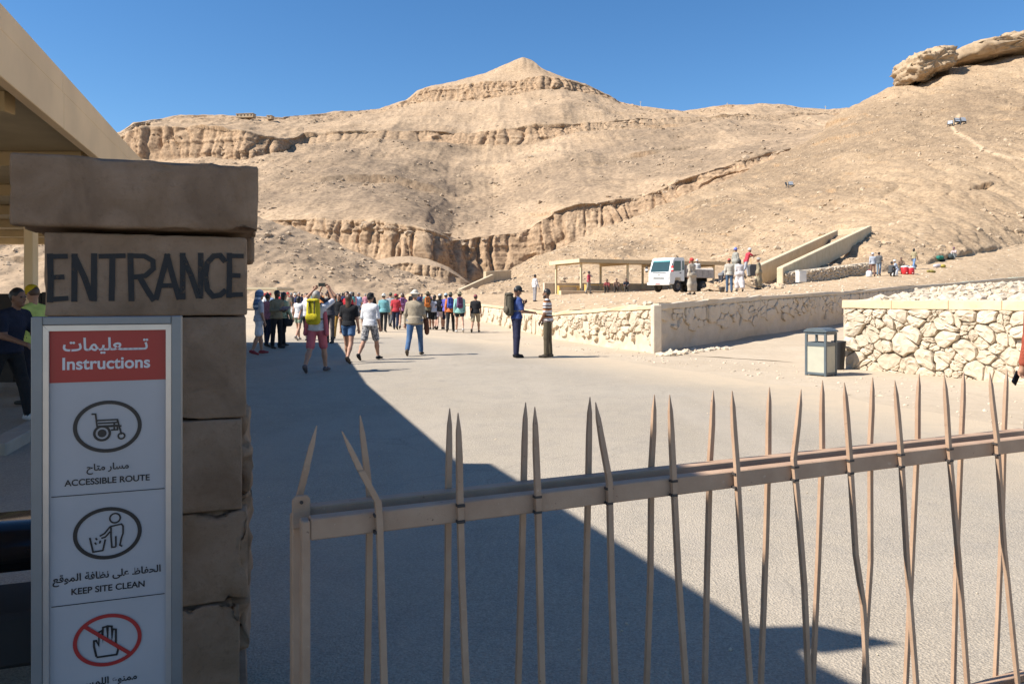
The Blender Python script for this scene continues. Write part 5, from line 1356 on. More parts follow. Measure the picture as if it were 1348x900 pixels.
def sdf_mesh(prims, h, cut=None):
    """prims: dicts with material m; smooth union inside a material, crisp seam between materials"""
    lo = np.array([9e9]*3); hi = -lo
    for P in prims:
        r = max(P['ra'], P['rb']) * max(P['sc'])
        lo = np.minimum(lo, np.minimum(P['a'], P['b']) - r); hi = np.maximum(hi, np.maximum(P['a'], P['b']) + r)
    lo = lo - 3 * h; n = np.ceil((hi + 3 * h - lo) / h).astype(int) + 1
    ax = [lo[i] + h * np.arange(n[i]) for i in range(3)]
    ms = sorted(set(P['m'] for P in prims)); F_ = {m_: np.full(n, 0.2, np.float32) for m_ in ms}
    for P in prims:
        r = max(P['ra'], P['rb']) * np.array(P['sc']) + 0.05
        l = np.clip(np.floor((np.minimum(P['a'], P['b']) - r - lo) / h).astype(int), 0, n - 1); u = np.clip(np.ceil((np.maximum(P['a'], P['b']) + r - lo) / h).astype(int) + 1, 1, n)
        sl = tuple(slice(a, b) for a, b in zip(l, u))
        X = ax[0][sl[0]][:, None, None]; Y = ax[1][sl[1]][None, :, None]; Z = ax[2][sl[2]][None, None, :]
        d = prim_eval(P, X, Y, Z)
        F_[P['m']][sl] = smin(F_[P['m']][sl], d, P.get('k', 0.025))
    D = np.min(np.stack([F_[m_] for m_ in ms]), 0)
    if cut is not None: D = np.maximum(D, cut(ax[0][:, None, None], ax[1][None, :, None], ax[2][None, None, :]))
    V, Q = surf_nets(D, lo, h)
    gi = np.clip(np.round((V - lo) / h).astype(int), 0, n - 1)
    mv = np.argmin(np.stack([F_[m_][gi[:, 0], gi[:, 1], gi[:, 2]] for m_ in ms]), 0)
    mi = np.array(ms)[np.median(mv[Q], axis=1).astype(int)]
    return V, Q, mi
def cap(a, b, ra, rb, m_, sc=(1, 1, 1), k=0.025): return dict(a=np.array(a, float), b=np.array(b, float), ra=ra, rb=rb, m=m_, sc=sc, k=k)
def unit(v): v = np.array(v, float); return v / np.linalg.norm(v)
SKIN, TOP, BOT, SHOE, DARK = 0, 1, 2, 3, 4
def body_prims(legs=((0.35, 0.15), (-0.25, 0.35)), arms=None, lean=0.03, sleeve=0.5, bottom='trousers', headyaw=0.0, headpitch=0.0, fat=1.0, hem=0.88, fingers=True, sit=False, grip=0.5):
    """facing +y. legs: (hip flexion, knee bend) left, right; arms: (upper dir, fore dir) left, right"""
    P = []
    pel = np.array([0, 0, 0.94]); up = np.array([0, math.sin(lean), math.cos(lean)])
    chest = pel + up * 0.36; neck = pel + up * 0.545; sh = pel + up * 0.485
    fx = fat
    # trunk
    P += [cap(pel + up * 0.10, pel + up * 0.22, 0.146 * fx, 0.150 * fx, TOP, (1, 0.72, 0.85), 0.05), cap(pel + up * 0.2, chest, 0.150 * fx, 0.168 * fx, TOP, (1, 0.70, 1), 0.05),
          cap(chest + [-0.11 * fx, 0, 0.06], chest + [0.11 * fx, 0, 0.06], 0.095, 0.095, TOP, (1, 0.9, 1), 0.05),
          cap(sh + [-0.155, -0.005, 0], neck + [-0.03, 0, -0.02], 0.058, 0.055, TOP, (1, 1, 1), 0.04), cap(sh + [0.155, -0.005, 0], neck + [0.03, 0, -0.02], 0.058, 0.055, TOP, (1, 1, 1), 0.04)]
    if hem < 0.94: P.append(cap([0, 0, 1.04], [0, 0.0, hem + 0.045], 0.178 * fx, 0.202 * fx, TOP, (1, 0.74, 0.22), 0.03))
    # head
    hd = neck + up * 0.155 + np.array([0, 0.015, 0])
    cy, sy = math.cos(headyaw), math.sin(headyaw); cp, sp = math.cos(headpitch), math.sin(headpitch)
    def hp(x, y, z):                                      # head space -> body space
        y, z = y * cp - z * sp, y * sp + z * cp
        return hd + np.array([x * cy - y * sy, x * sy + y * cy, z])
    P += [cap(neck - up * 0.04, hp(0, -0.01, -0.06), 0.056, 0.052, SKIN, (1, 1, 1), 0.03), cap(hp(0, -0.018, 0.02), hp(0, -0.012, 0.03), 0.090, 0.088, SKIN, (0.88, 1.02, 1.12), 0.03),
          cap(hp(0, 0.03, -0.05), hp(0, 0.045, -0.085), 0.058, 0.034, SKIN, (0.95, 1, 1), 0.03), cap(hp(0, 0.082, 0.012), hp(0, 0.099, -0.022), 0.010, 0.014, SKIN, (1, 1, 1), 0.012),
          cap(hp(-0.079, -0.01, 0.015), hp(-0.082, -0.012, -0.02), 0.018, 0.012, SKIN, (0.6, 1, 1), 0.01), cap(hp(0.079, -0.01, 0.015), hp(0.082, -0.012, -0.02), 0.018, 0.012, SKIN, (0.6, 1, 1), 0.01)]
    for sx in (-1, 1): P.append(cap(hp(sx * 0.034, 0.078, 0.014), hp(sx * 0.034, 0.079, 0.014), 0.013, 0.013, DARK, (1.2, 0.8, 0.7), 0.004))
    P.append(cap(hp(-0.02, 0.087, -0.05), hp(0.02, 0.087, -0.05), 0.008, 0.008, DARK + 1, (1, 0.9, 0.7), 0.004))
    # legs
    feet = []
    for s_, (hf, kb) in zip((-1, 1), legs):
        hip = np.array([s_ * 0.092 * fx, 0, 0.92])
        ab = 0.04
        kn = hip + 0.43 * np.array([s_ * ab, math.sin(hf), -math.cos(hf)])
        sa = hf - kb
        an = kn + 0.42 * np.array([s_ * ab * 0.3, math.sin(sa), -math.cos(sa)])
        fp = min(0.0, sa * 0.9) if not sit else 0.0
        fd = np.array([s_ * 0.12, math.cos(fp), math.sin(fp)]); fu = np.array([0, -math.sin(fp), math.cos(fp)])
        heel = an - fd * 0.045 - fu * 0.05; toe = an + fd * 0.17 - fu * 0.062
        P += [cap(heel, an + fd * 0.05 - fu * 0.045, 0.042, 0.044, SHOE, (0.95, 1, 1), 0.03), cap(an + fd * 0.03 - fu * 0.05, toe, 0.046, 0.034, SHOE, (1.05, 1, 0.85), 0.03), cap(an - fu * 0.02, an - fu * 0.04, 0.043, 0.045, SHOE, (1, 1, 1), 0.02)]
        feet.append(min(heel[2], toe[2]) - 0.036)
        if bottom == 'trousers':
            P += [cap(hip + [0, 0, 0.03], kn, 0.098 * fx, 0.070, BOT, (1, 1, 1), 0.03), cap(kn, an + (kn - an) * 0.06, 0.071, 0.064, BOT, (1, 1, 1), 0.03)]
        elif bottom == 'shorts':
            e = hip + (kn - hip) * 0.86
            P += [cap(hip + [0, 0, 0.03], e, 0.100 * fx, 0.094, BOT, (1, 1, 0.9), 0.03), cap(hip, kn, 0.078, 0.055, SKIN, (1, 1, 1), 0.02), cap(kn, kn + (an - kn) * 0.4, 0.054, 0.058, SKIN, (1, 1, 1), 0.03), cap(kn + (an - kn) * 0.35, an, 0.058, 0.038, SKIN, (1, 1, 1), 0.03)]
        elif bottom in ('short_shorts', 'skirt'):
            e = hip + (kn - hip) * (0.42 if bottom == 'short_shorts' else 0.6)
            P += [cap(hip + [0, 0, 0.03], e, 0.100 * fx, 0.096, BOT, (1, 1, 0.8), 0.03 if bottom == 'short_shorts' else 0.09), cap(hip, kn, 0.084, 0.055, SKIN, (1, 1, 1), 0.02), cap(kn, kn + (an - kn) * 0.4, 0.053, 0.056, SKIN, (1, 1, 1), 0.03), cap(kn + (an - kn) * 0.35, an, 0.056, 0.037, SKIN, (1, 1, 1), 0.03)]
        elif bottom == 'robe':
            P += [cap(hip, kn, 0.075, 0.055, SKIN, (1, 1, 1), 0.02), cap(kn, an, 0.055, 0.036, SKIN, (1, 1, 1), 0.03)]
            P += [cap(hip + [0, 0, 0.05], kn, 0.125, 0.130, TOP, (1, 0.95, 1), 0.10), cap(kn, an + (kn - an) * 0.32, 0.130, 0.130, TOP, (1, 0.95, 0.8), 0.10)]
    if bottom != 'robe': P += [cap([-0.06 * fx, 0, 0.95], [0.06 * fx, 0, 0.95], 0.118 * fx, 0.118 * fx, BOT, (1, 0.92, 0.9), 0.05)]
    # arms
    if arms is None: arms = ((( -0.12, -0.25, -1), (-0.05, 0.25, -1)), ((0.12, 0.2, -1), (0.05, 0.5, -1)))
    tips = []
    for s_, (ud, fd) in zip((-1, 1), arms):
        S_ = sh + np.array([s_ * 0.178 * (0.5 + 0.5 * fx), 0, -0.012]); u_ = unit(ud); f_ = unit(fd)
        el = S_ + u_ * 0.285; wr = el + f_ * 0.25
        if sleeve >= 1: P += [cap(S_, el, 0.062, 0.054, TOP, (1, 1, 1), 0.03), cap(el, wr - f_ * 0.01, 0.053, 0.042, TOP, (1, 1, 1), 0.03)]
        elif sleeve > 0: P += [cap(S_, S_ + u_ * 0.285 * min(1, sleeve * 1.4), 0.063, 0.058, TOP, (1, 1, 1), 0.03)]
        P += [cap(S_, el, 0.050, 0.041, SKIN, (1, 1, 1), 0.02), cap(el, wr, 0.042, 0.028, SKIN, (1, 1, 1), 0.025)]
        # hand: palm, four fingers and a thumb that leaves the side of the palm
        side = unit(np.cross(f_, [0, 1, 0.3]) if abs(f_[1]) < 0.9 else np.cross(f_, [0, 0, 1])); pal = unit(np.cross(f_, side))
        kn_ = wr + f_ * 0.085
        P += [cap(wr, kn_, 0.026, 0.030, SKIN, (1, 1, 1), 0.015), cap(kn_ - side * 0.022, kn_ + side * 0.022, 0.017, 0.017, SKIN, (1, 1, 1), 0.015)]
        cv = pal * grip * (-s_ if s_ < 0 else 1)
        if fingers:
            for q, ln in zip((-0.030, -0.010, 0.010, 0.030), (0.030, 0.040, 0.042, 0.034)):
                b0 = kn_ + side * q; b1 = b0 + unit(f_ + cv * 0.6) * ln; b2 = b1 + unit(f_ * 0.5 + cv * 1.4) * ln * 0.8
                P += [cap(b0, b1, 0.0098, 0.0092, SKIN, (1, 1, 1), 0.004), cap(b1, b2, 0.0092, 0.008, SKIN, (1, 1, 1), 0.004)]
            t0 = wr + f_ * 0.03 + side * 0.024 * -s_; t1 = t0 + unit(f_ * 0.8 + side * 0.7 * -s_ + cv * 0.5) * 0.045; t2 = t1 + unit(f_ + cv) * 0.032
            P += [cap(t0, t1, 0.012, 0.0105, SKIN, (1, 1, 1), 0.008), cap(t1, t2, 0.0105, 0.0085, SKIN, (1, 1, 1), 0.004)]
        else: P += [cap(kn_, kn_ + unit(f_ + cv * 0.5) * 0.07, 0.026, 0.016, SKIN, (1, 1, 0.9), 0.012)]
        tips.append(kn_ + f_ * 0.02)
    if sit: feet.append(0.83)
    dz = min(feet)
    for q in P: q['a'] = q['a'] - [0, 0, dz]; q['b'] = q['b'] - [0, 0, dz]
    info = dict(head=hd - [0, 0, dz], hp=lambda x, y, z: hp(x, y, z) - np.array([0, 0, dz]), tips=[t - [0, 0, dz] for t in tips], chest=chest - [0, 0, dz], up=up, sh=sh - [0, 0, dz])
    return P, info
EYE = plain('dark_eyes', (0.03, 0.022, 0.018), 0.4, 0.05, 5); LIP = plain('lips', (0.33, 0.13, 0.10), 0.6, 0.05, 5)
SK = {'fair': plain('fair_skin', (0.52, 0.30, 0.20), 0.6, 0.06, 7), 'tan': plain('tan_skin', (0.38, 0.20, 0.125), 0.6, 0.06, 7), 'brown': plain('brown_skin', (0.20, 0.10, 0.06), 0.6, 0.06, 7), 'dark': plain('dark_skin', (0.085, 0.045, 0.03), 0.6, 0.06, 7)}
def body_mesh(name, P, h):
    V, Q, mi = sdf_mesh(P, h); me = np_mesh(name, V, Q, True, mi); return me
def sdf_obj(name, prims, h, mat, parent, cut=None, mats=None):
    V, Q, mi = sdf_mesh(prims, h, cut); me = np_mesh(name, V, Q, True, mi if mats else None)
    return link(name, me, parent, mats or mat)
def set_mats(o, mats):
    for i, m_ in enumerate(mats):
        o.material_slots[i].link = 'OBJECT'; o.material_slots[i].material = m_
DEF = plain('undyed_cloth', (0.5, 0.5, 0.5), 0.9)
def hair_prims(hp, kind):
    P = [cap(hp(0, -0.026, 0.032), hp(0, -0.018, 0.042), 0.094, 0.090, 0, (0.92, 1.0, 1.08), 0.02)]
    if kind == 'long': P += [cap(hp(0, -0.06, 0.0), hp(0, -0.085, -0.20), 0.078, 0.062, 0, (1.05, 0.6, 1), 0.03)]
    if kind == 'bob': P += [cap(hp(0, -0.05, 0.0), hp(0, -0.06, -0.08), 0.085, 0.075, 0, (1.08, 0.7, 1), 0.03)]
    if kind == 'beard': P += [cap(hp(-0.05, 0.035, -0.06), hp(0.05, 0.035, -0.06), 0.03, 0.03, 0, (1, 1, 1), 0.02), cap(hp(0, 0.06, -0.085), hp(0, 0.065, -0.095), 0.035, 0.03, 0, (1, 1, 1), 0.02)]
    return P
def hat_prims(hp, kind):
    if kind == 'cap': return [cap(hp(0, -0.015, 0.055), hp(0, -0.012, 0.065), 0.098, 0.096, 0, (0.93, 1.04, 0.95), 0.01), cap(hp(0, 0.08, 0.055), hp(0, 0.135, 0.045), 0.075, 0.06, 0, (1, 0.9, 0.12), 0.01)]
    if kind == 'wide': return [cap(hp(0, -0.01, 0.07), hp(0, -0.01, 0.105), 0.092, 0.080, 0, (0.98, 1.04, 0.9), 0.01), cap(hp(0, -0.01, 0.055), hp(0, -0.01, 0.057), 0.185, 0.185, 0, (0.95, 1.05, 0.09), 0.02)]
    if kind == 'turban': return [cap(hp(0, -0.02, 0.055), hp(0, -0.01, 0.08), 0.108, 0.096, 0, (0.98, 1.04, 0.85), 0.01)]
    if kind == 'scarf': return [cap(hp(0, -0.03, 0.04), hp(0, -0.02, 0.05), 0.115, 0.112, 0, (0.98, 1.02, 1.06), 0.01), cap(hp(0, -0.07, -0.02), hp(0, -0.10, -0.28), 0.12, 0.17, 0, (1.1, 0.6, 1), 0.04)]
HAIR = {'black': plain('black_hair', (0.018, 0.014, 0.012), 0.5, 0.2, 30), 'brown': plain('brown_hair', (0.075, 0.04, 0.022), 0.5, 0.2, 30), 'grey': plain('grey_hair', (0.26, 0.24, 0.22), 0.6, 0.15, 30)}
def face_cut(info):
    c = info['hp'](0, 0.075, -0.01)
    # keep hair off the face
    return lambda X, Y, Z: 0.075 - np.sqrt(((X - c[0]) / 0.95) ** 2 + ((Y - c[1]) / 0.9) ** 2 + ((Z - c[2]) / 1.15) ** 2)
def make_person(loc, rz, label, top, bot, shoe=(0.05, 0.045, 0.04), skin='fair', hair=('short', 'black'), hat=None, h=0.0105, height=1.74, group='visitors walking into the valley', z=None, **kw):
    """one-off figure at a place (feet), facing rz (0 = away from the camera, +y)"""
    P, info = body_prims(**kw)
    me = body_mesh('person', P, h)
    o = link('person', me)
    tm = top if isinstance(top, bpy.types.Material) else cloth(top); bm_ = bot if isinstance(bot, bpy.types.Material) else cloth(bot)
    for m_ in (SK[skin], tm, bm_, cloth(shoe), EYE, LIP): me.materials.append(m_)
    o.location = loc; o.rotation_euler = (0, 0, rz); s_ = height / 1.76; o.scale = (s_, s_, s_)
    tag(o, label, 'person', group)
    if hair and not (hat and hat[0] in ('turban', 'scarf')) and hair[0] != 'none':
        sdf_obj('hair', hair_prims(info['hp'], hair[0]), 0.0105, HAIR[hair[1]], o, face_cut(info) if hair[0] != 'beard' else (lambda X, Y, Z, c=info['hp'](0, 0.09, 0.005): 0.058 - np.sqrt(((X - c[0]) / 1.0) ** 2 + (Y - c[1]) ** 2 + ((Z - c[2]) / 0.95) ** 2)))
    if hat: sdf_obj('hat', hat_prims(info['hp'], hat[0]), 0.0105, hat[1] if isinstance(hat[1], bpy.types.Material) else cloth(hat[1]), o)
    return o, info
def backpack(person, info, label, col, pocket=None, strap=(0.04, 0.04, 0.04), s_=1.0, h=0.011, grp='backpacks worn by visitors'):
    """a rucksack hanging on a person's back; a thing of its own"""
    c = info['chest'] + np.array([0, -0.20, 0.0]) ; u = info['up']
    Pb = []
    for sx in (-1, 1):
        for (z0, z1, r_) in ((-0.17, 0.17, 0.075),): Pb.append(cap(c + [sx * 0.075 * s_, 0, z0 * s_], c + [sx * 0.068 * s_, 0, z1 * s_], r_ * s_, r_ * s_ * 0.92, 0, (1, 0.95, 1), 0.05))
    Pb.append(cap(c + [0, 0.0, -0.16 * s_], c + [0, 0, 0.19 * s_], 0.085 * s_, 0.08 * s_, 0, (1.1, 0.95, 1), 0.05))
    o = sdf_obj('backpack', Pb, h, cloth(col), None)
    o.location = person.location; o.rotation_euler = person.rotation_euler; o.scale = person.scale
    tag(o, label, 'backpack', grp)
    sdf_obj('pocket', [cap(c + [-0.06 * s_, -0.085 * s_, -0.10 * s_], c + [0.06 * s_, -0.085 * s_, -0.10 * s_], 0.075 * s_, 0.075 * s_, 0, (1, 0.5, 1.1), 0.02)], h, cloth(pocket or [q * 0.75 for q in col]), o)
    sdf_obj('lid', [cap(c + [-0.05 * s_, -0.01, 0.24 * s_], c + [0.05 * s_, -0.01, 0.24 * s_], 0.085 * s_, 0.085 * s_, 0, (1, 1.05, 0.5), 0.02)], h, cloth([q * 0.85 for q in col]), o)
    for sx in (-1, 1): sdf_obj('buckle_strap', [cap(c + [sx * 0.055 * s_, -0.088 * s_, 0.23 * s_], c + [sx * 0.055 * s_, -0.098 * s_, -0.02 * s_], 0.012, 0.012, 0, (1, 1, 1), 0.01)], h * 0.8, cloth(strap), o)
    for sx in (-1, 1):
        sp_ = info['sh'] + np.array([sx * 0.10, 0, 0])
        pts = [c + [sx * 0.08, 0.07, 0.16], sp_ + [0, -0.07, 0.055], sp_ + [0, 0.03, 0.07], sp_ + [sx * 0.02, 0.125, -0.02], sp_ + [sx * 0.045, 0.135, -0.15], sp_ + [sx * 0.07, 0.03, -0.27], c + [sx * 0.10, 0.06, -0.15]]
        sdf_obj('strap', [cap(a, b_, 0.017, 0.017, 0, (1.25, 1, 1), 0.01) for a, b_ in zip(pts[:-1], pts[1:])], h, cloth(strap), o)
    return o
# ------------------------------------------------------------------ the people in the forecourt
def stripes(name, cols, period):
    if name in MATS: return MATS[name]
    m, nt, bs = nmat(name); co = objco(nt)
    sx = node(nt, 'ShaderNodeSeparateXYZ'); nt.links.new(co, sx.inputs[0])
    nz = noise_n(nt, co, 6, 2); ad = node(nt, 'ShaderNodeMath', operation='MULTIPLY_ADD'); ad.inputs[1].default_value = 0.04
    nt.links.new(nz.outputs[0], ad.inputs[0]); nt.links.new(sx.outputs[2], ad.inputs[2])
    dv = node(nt, 'ShaderNodeMath', operation='DIVIDE'); dv.inputs[1].default_value = period; nt.links.new(ad.outputs[0], dv.inputs[0])
    fr = node(nt, 'ShaderNodeMath', operation='FRACT'); nt.links.new(dv.outputs[0], fr.inputs[0])
    r = ramp(nt, fr.outputs[0], [(i / len(cols), c) for i, c in enumerate(cols)]); r.color_ramp.interpolation = 'CONSTANT'
    nt.links.new(r.outputs[0], bs.inputs['Base Color']); bs.inputs['Roughness'].default_value = 0.9
    MATS[name] = m; return m
def speckle(name, a, b, sc):
    if name in MATS: return MATS[name]
    m, nt, bs = nmat(name); co = objco(nt); n = noise_n(nt, co, sc, 3, 0.6)
    r = ramp(nt, n.outputs[0], [(0.46, a), (0.54, b)]); nt.links.new(r.outputs[0], bs.inputs['Base Color']); bs.inputs['Roughness'].default_value = 0.9
    MATS[name] = m; return m
WALK = ((0.33, 0.12), (-0.28, 0.38)); WALK2 = ((-0.28, 0.38), (0.33, 0.12)); STAND = ((0.04, 0.04), (-0.03, 0.05)); STEP = ((0.14, 0.06), (-0.14, 0.2))
DOWN = (((-0.14, -0.05, -1), (-0.06, 0.22, -1)), ((0.14, 0.05, -1), (0.06, 0.3, -1)))
UPA = (((-0.42, 0.55, 0.5), (0.62, 0.1, 0.72)), ((0.42, 0.6, 0.45), (-0.42, 0.1, 0.8)))
BLACKC = (0.02, 0.02, 0.022); WHITEC = (0.66, 0.65, 0.66); DENIM = (0.07, 0.13, 0.24); NAVY = (0.02, 0.025, 0.05); KHAKI = (0.33, 0.27, 0.18)
PINK = (0.50, 0.13, 0.15)
PHONE = plain('black_phone', (0.01, 0.01, 0.012), 0.15, 0.02, 4)
# man photographing the valley
pm, inf = make_person(gp(417, 490), R(-6), 'person with grey hair raising a phone overhead, yellow backpack and pink shorts', (0.58, 0.57, 0.60), PINK, (0.12, 0.10, 0.10), 'tan', ('short', 'grey'), None, 0.0085, 1.72, legs=WALK2, arms=UPA, lean=-0.03, sleeve=0.6, bottom='shorts', grip=0.3, headpitch=0.12)
jk = [cap(inf['chest'] + [sx * 0.19, -0.02, -0.08], inf['chest'] + [sx * 0.235, -0.03, -0.46], 0.055, 0.05, 0, (1, 1, 1), 0.03) for sx in (-1, 1)]
for sx in (-1, 1): sdf_obj('jacket_sleeve', [cap(inf['chest'] + [sx * 0.185, 0.0, -0.02], inf['chest'] + [sx * 0.24, -0.03, -0.46], 0.05, 0.056, 0, (0.9, 1, 1), 0.03)], 0.011, cloth(PINK), pm)
backpack(pm, inf, 'bright yellow hiking backpack on the person raising a phone', (0.52, 0.44, 0.03), (0.46, 0.38, 0.02), (0.06, 0.06, 0.05), 1.06, 0.0095)
pm_m = Matrix.LocRotScale(pm.location, pm.rotation_euler, pm.scale)
hand = pm_m @ Vector((inf['tips'][0] + inf['tips'][1]) / 2)
ph = empty('phone', hand + Vector((0, 0.02, 0.02)), R(-6), 'black phone held up in both hands above the yellow backpack', 'phone')
MB().box(-0.08, 0.08, -0.006, 0.006, -0.02, 0.06).build('case', PHONE, ph, 0.004); MB().box(-0.073, 0.073, -0.0075, -0.0062, -0.014, 0.054).build('screen', PHONE, ph)
def person_px(x, y, deg, label, top, bot, **kw): return make_person(gp(x, y), R(deg), label, top, bot, **kw)
person_px(459, 478, -8, 'person with long brown hair in black tee and short denim shorts walking away', BLACKC, DENIM, skin='tan', hair=('long', 'brown'), h=0.009, height=1.66, legs=WALK, arms=DOWN, sleeve=0.5, bottom='short_shorts', hem=0.93, fat=0.96, shoe=(0.10, 0.07, 0.05))
person_px(487, 474, -18, 'person in black cap, white shirt and patterned grey shorts walking away', WHITEC, speckle('patterned_shorts', (0.10, 0.10, 0.11), (0.42, 0.40, 0.38), 22), skin='tan', hair=('short', 'black'), hat=('cap', BLACKC), h=0.009, height=1.68, legs=WALK2, arms=DOWN, sleeve=0.85, bottom='shorts', fat=1.06, shoe=BLACKC)
hm, hinf = person_px(546, 468, -4, 'person in cream sun hat, khaki shirt and blue jeans walking up the road', (0.34, 0.28, 0.20), DENIM, skin='tan', hair=('short', 'grey'), hat=('wide', (0.60, 0.54, 0.44)), h=0.009, height=1.75, legs=WALK2, arms=(((-0.2, -0.1, -1), (-0.08, 0.1, -1)), ((0.2, 0.05, -1), (0.05, 0.75, -0.5))), sleeve=1, fat=1.2, hem=0.84, shoe=(0.10, 0.08, 0.06))
mh = Matrix.LocRotScale(hm.location, hm.rotation_euler, hm.scale)
jo = sdf_obj('folded_jacket', [cap(hinf['tips'][1] + [0.02, -0.12, 0.05], hinf['tips'][1] + [0.03, -0.12, -0.30], 0.07, 0.085, 0, (0.75, 1.2, 1), 0.03), cap(hinf['tips'][1] + [-0.02, -0.10, 0.04], hinf['tips'][1] + [0.04, -0.16, -0.24], 0.07, 0.07, 0, (0.9, 1, 1), 0.03)], 0.012, cloth((0.12, 0.05, 0.03)), None)
jo.matrix_world = mh; tag(jo, 'dark brown jacket carried over the arm of the person in the cream hat', 'jacket')
# two men talking
bl, binf = person_px(680, 471, -72, 'person in dark cap, blue tee and navy trousers looking down, camouflage pack on back', (0.045, 0.075, 0.22), (0.025, 0.027, 0.055), skin='brown', hair=('short', 'black'), hat=('cap', (0.03, 0.035, 0.04)), h=0.0085, height=1.83, group='men talking on the road', legs=STAND, arms=(((-0.25, 0.35, -1), (0.55, 0.55, 0.75)), ((0.2, 0.25, -1), (0.0, 1, -0.12))), sleeve=0.55, headpitch=-0.35, fat=1.0, hem=0.93, shoe=BLACKC)
backpack(bl, binf, 'bulky camouflage backpack hanging from the person in blue', (0.085, 0.075, 0.055), (0.12, 0.10, 0.07), (0.16, 0.14, 0.10), 1.12, 0.0095)
person_px(721, 471, 76, 'bearded person in brown and white striped polo and olive trousers, hands before waist', stripes('striped_polo', [(0.62, 0.58, 0.55), (0.62, 0.58, 0.55), (0.42, 0.16, 0.05), (0.07, 0.03, 0.02), (0.62, 0.58, 0.55), (0.10, 0.045, 0.03)], 0.20), (0.105, 0.085, 0.055), skin='brown', hair=('beard', 'black'), h=0.0085, height=1.77, group='men talking on the road', legs=STAND, arms=(((-0.15, 0.05, -1), (0.35, 0.55, -0.85)), ((0.15, 0.0, -1), (-0.15, 0.55, -0.9))), sleeve=0.6, headpitch=-0.08, shoe=(0.06, 0.05, 0.04))
# group in the shade beside the pillar
person_px(341, 467, -60, 'person under a blue and white striped scarf in grey shirt and white shorts', (0.42, 0.42, 0.46), (0.62, 0.61, 0.62), skin='tan', hat=('scarf', stripes('striped_scarf', [(0.08, 0.13, 0.24), (0.42, 0.46, 0.54), (0.05, 0.09, 0.18), (0.10, 0.16, 0.28)], 0.22)), h=0.0105, height=1.72, legs=STEP, arms=DOWN, sleeve=0.6, bottom='shorts', fat=1.05, shoe=(0.30, 0.05, 0.05))
person_px(352, 457, -20, 'person in pink checked shirt and dark trousers half hidden behind the scarf', speckle('pink_check', (0.42, 0.16, 0.20), (0.20, 0.10, 0.14), 30), NAVY, skin='tan', h=0.0125, height=1.66, legs=STEP, sleeve=1)
vm, vinf = person_px(364, 459, -125, 'guide in khaki vest and black trousers reading a folder in the shade', (0.20, 0.17, 0.11), BLACKC, skin='dark', hair=('short', 'black'), h=0.0105, height=1.76, legs=STAND, arms=(((-0.2, 0.15, -1), (0.45, 0.9, 0.1)), ((0.2, 0.15, -1), (-0.45, 0.9, 0.1))), sleeve=1, headpitch=-0.4, fat=1.08)
mv = Matrix.LocRotScale(vm.location, vm.rotation_euler, vm.scale)
fo = MB().box(-0.15, 0.15, -0.10, 0.10, -0.008, 0.008, Matrix.Rotation(R(35), 4, 'X')).build('folder', cloth((0.16, 0.17, 0.26)), None, 0.003)
fo.matrix_world = mv @ Matrix.Translation((vinf['tips'][0] + vinf['tips'][1]) / 2 + np.array([0, 0.03, 0.04])); tag(fo, 'bluish folder open in the hands of the guide in khaki vest', 'folder')
gm, ginf = person_px(373, 457, -40, 'person with dark hair in pale green shirt carrying a black shoulder bag', (0.40, 0.44, 0.28), BLACKC, skin='tan', hair=('bob', 'black'), h=0.012, height=1.70, legs=STEP, sleeve=1)
sb_ = sdf_obj('shoulder_bag', [cap((0.24, -0.06, 0.82), (0.24, 0.10, 0.82), 0.10, 0.10, 0, (0.6, 1, 1.3), 0.03), cap((0.24, 0.02, 0.92), (0.10, 0.02, 1.44), 0.014, 0.014, 0, (1, 1, 1), 0.01)], 0.012, cloth(BLACKC), None)
sb_.matrix_world = Matrix.LocRotScale(gm.location, gm.rotation_euler, gm.scale); tag(sb_, 'black bag on the shoulder of the person in pale green', 'bag')
person_px(393, 448, -15, 'person in white tank top and green shorts seen from behind in the sun', WHITEC, (0.22, 0.27, 0.20), skin='tan', hair=('bob', 'black'), h=0.012, height=1.62, legs=WALK, sleeve=0, bottom='short_shorts', fat=0.94, shoe=(0.4, 0.35, 0.3))
person_px(404, 448, 172, 'person in white tank top and dark trousers facing the gate', (0.60, 0.58, 0.58), (0.06, 0.055, 0.06), skin='tan', hair=('short', 'brown'), h=0.012, height=1.72, legs=WALK, sleeve=0, fat=0.97)
person_px(434, 452, 165, 'person in dark cap and black shirt raising a camera toward the gate', (0.05, 0.05, 0.06), (0.08, 0.07, 0.07), skin='tan', hat=('cap', (0.05, 0.05, 0.06)), h=0.012, height=1.80, legs=STAND, arms=UPA, sleeve=0.6)
person_px(446, 446, 176, 'person in sunglasses, black top and mustard trousers walking toward the gate', BLACKC, (0.42, 0.24, 0.06), skin='tan', hair=('long', 'brown'), h=0.012, height=1.70, legs=WALK2, arms=DOWN, sleeve=0.5)
person_px(457, 446, 170, 'person in bright red shirt facing the gate behind the black tee', (0.45, 0.03, 0.04), (0.08, 0.08, 0.09), skin='tan', hair=('short', 'black'), h=0.012, height=1.76, legs=STEP, sleeve=0.6, fat=1.05)
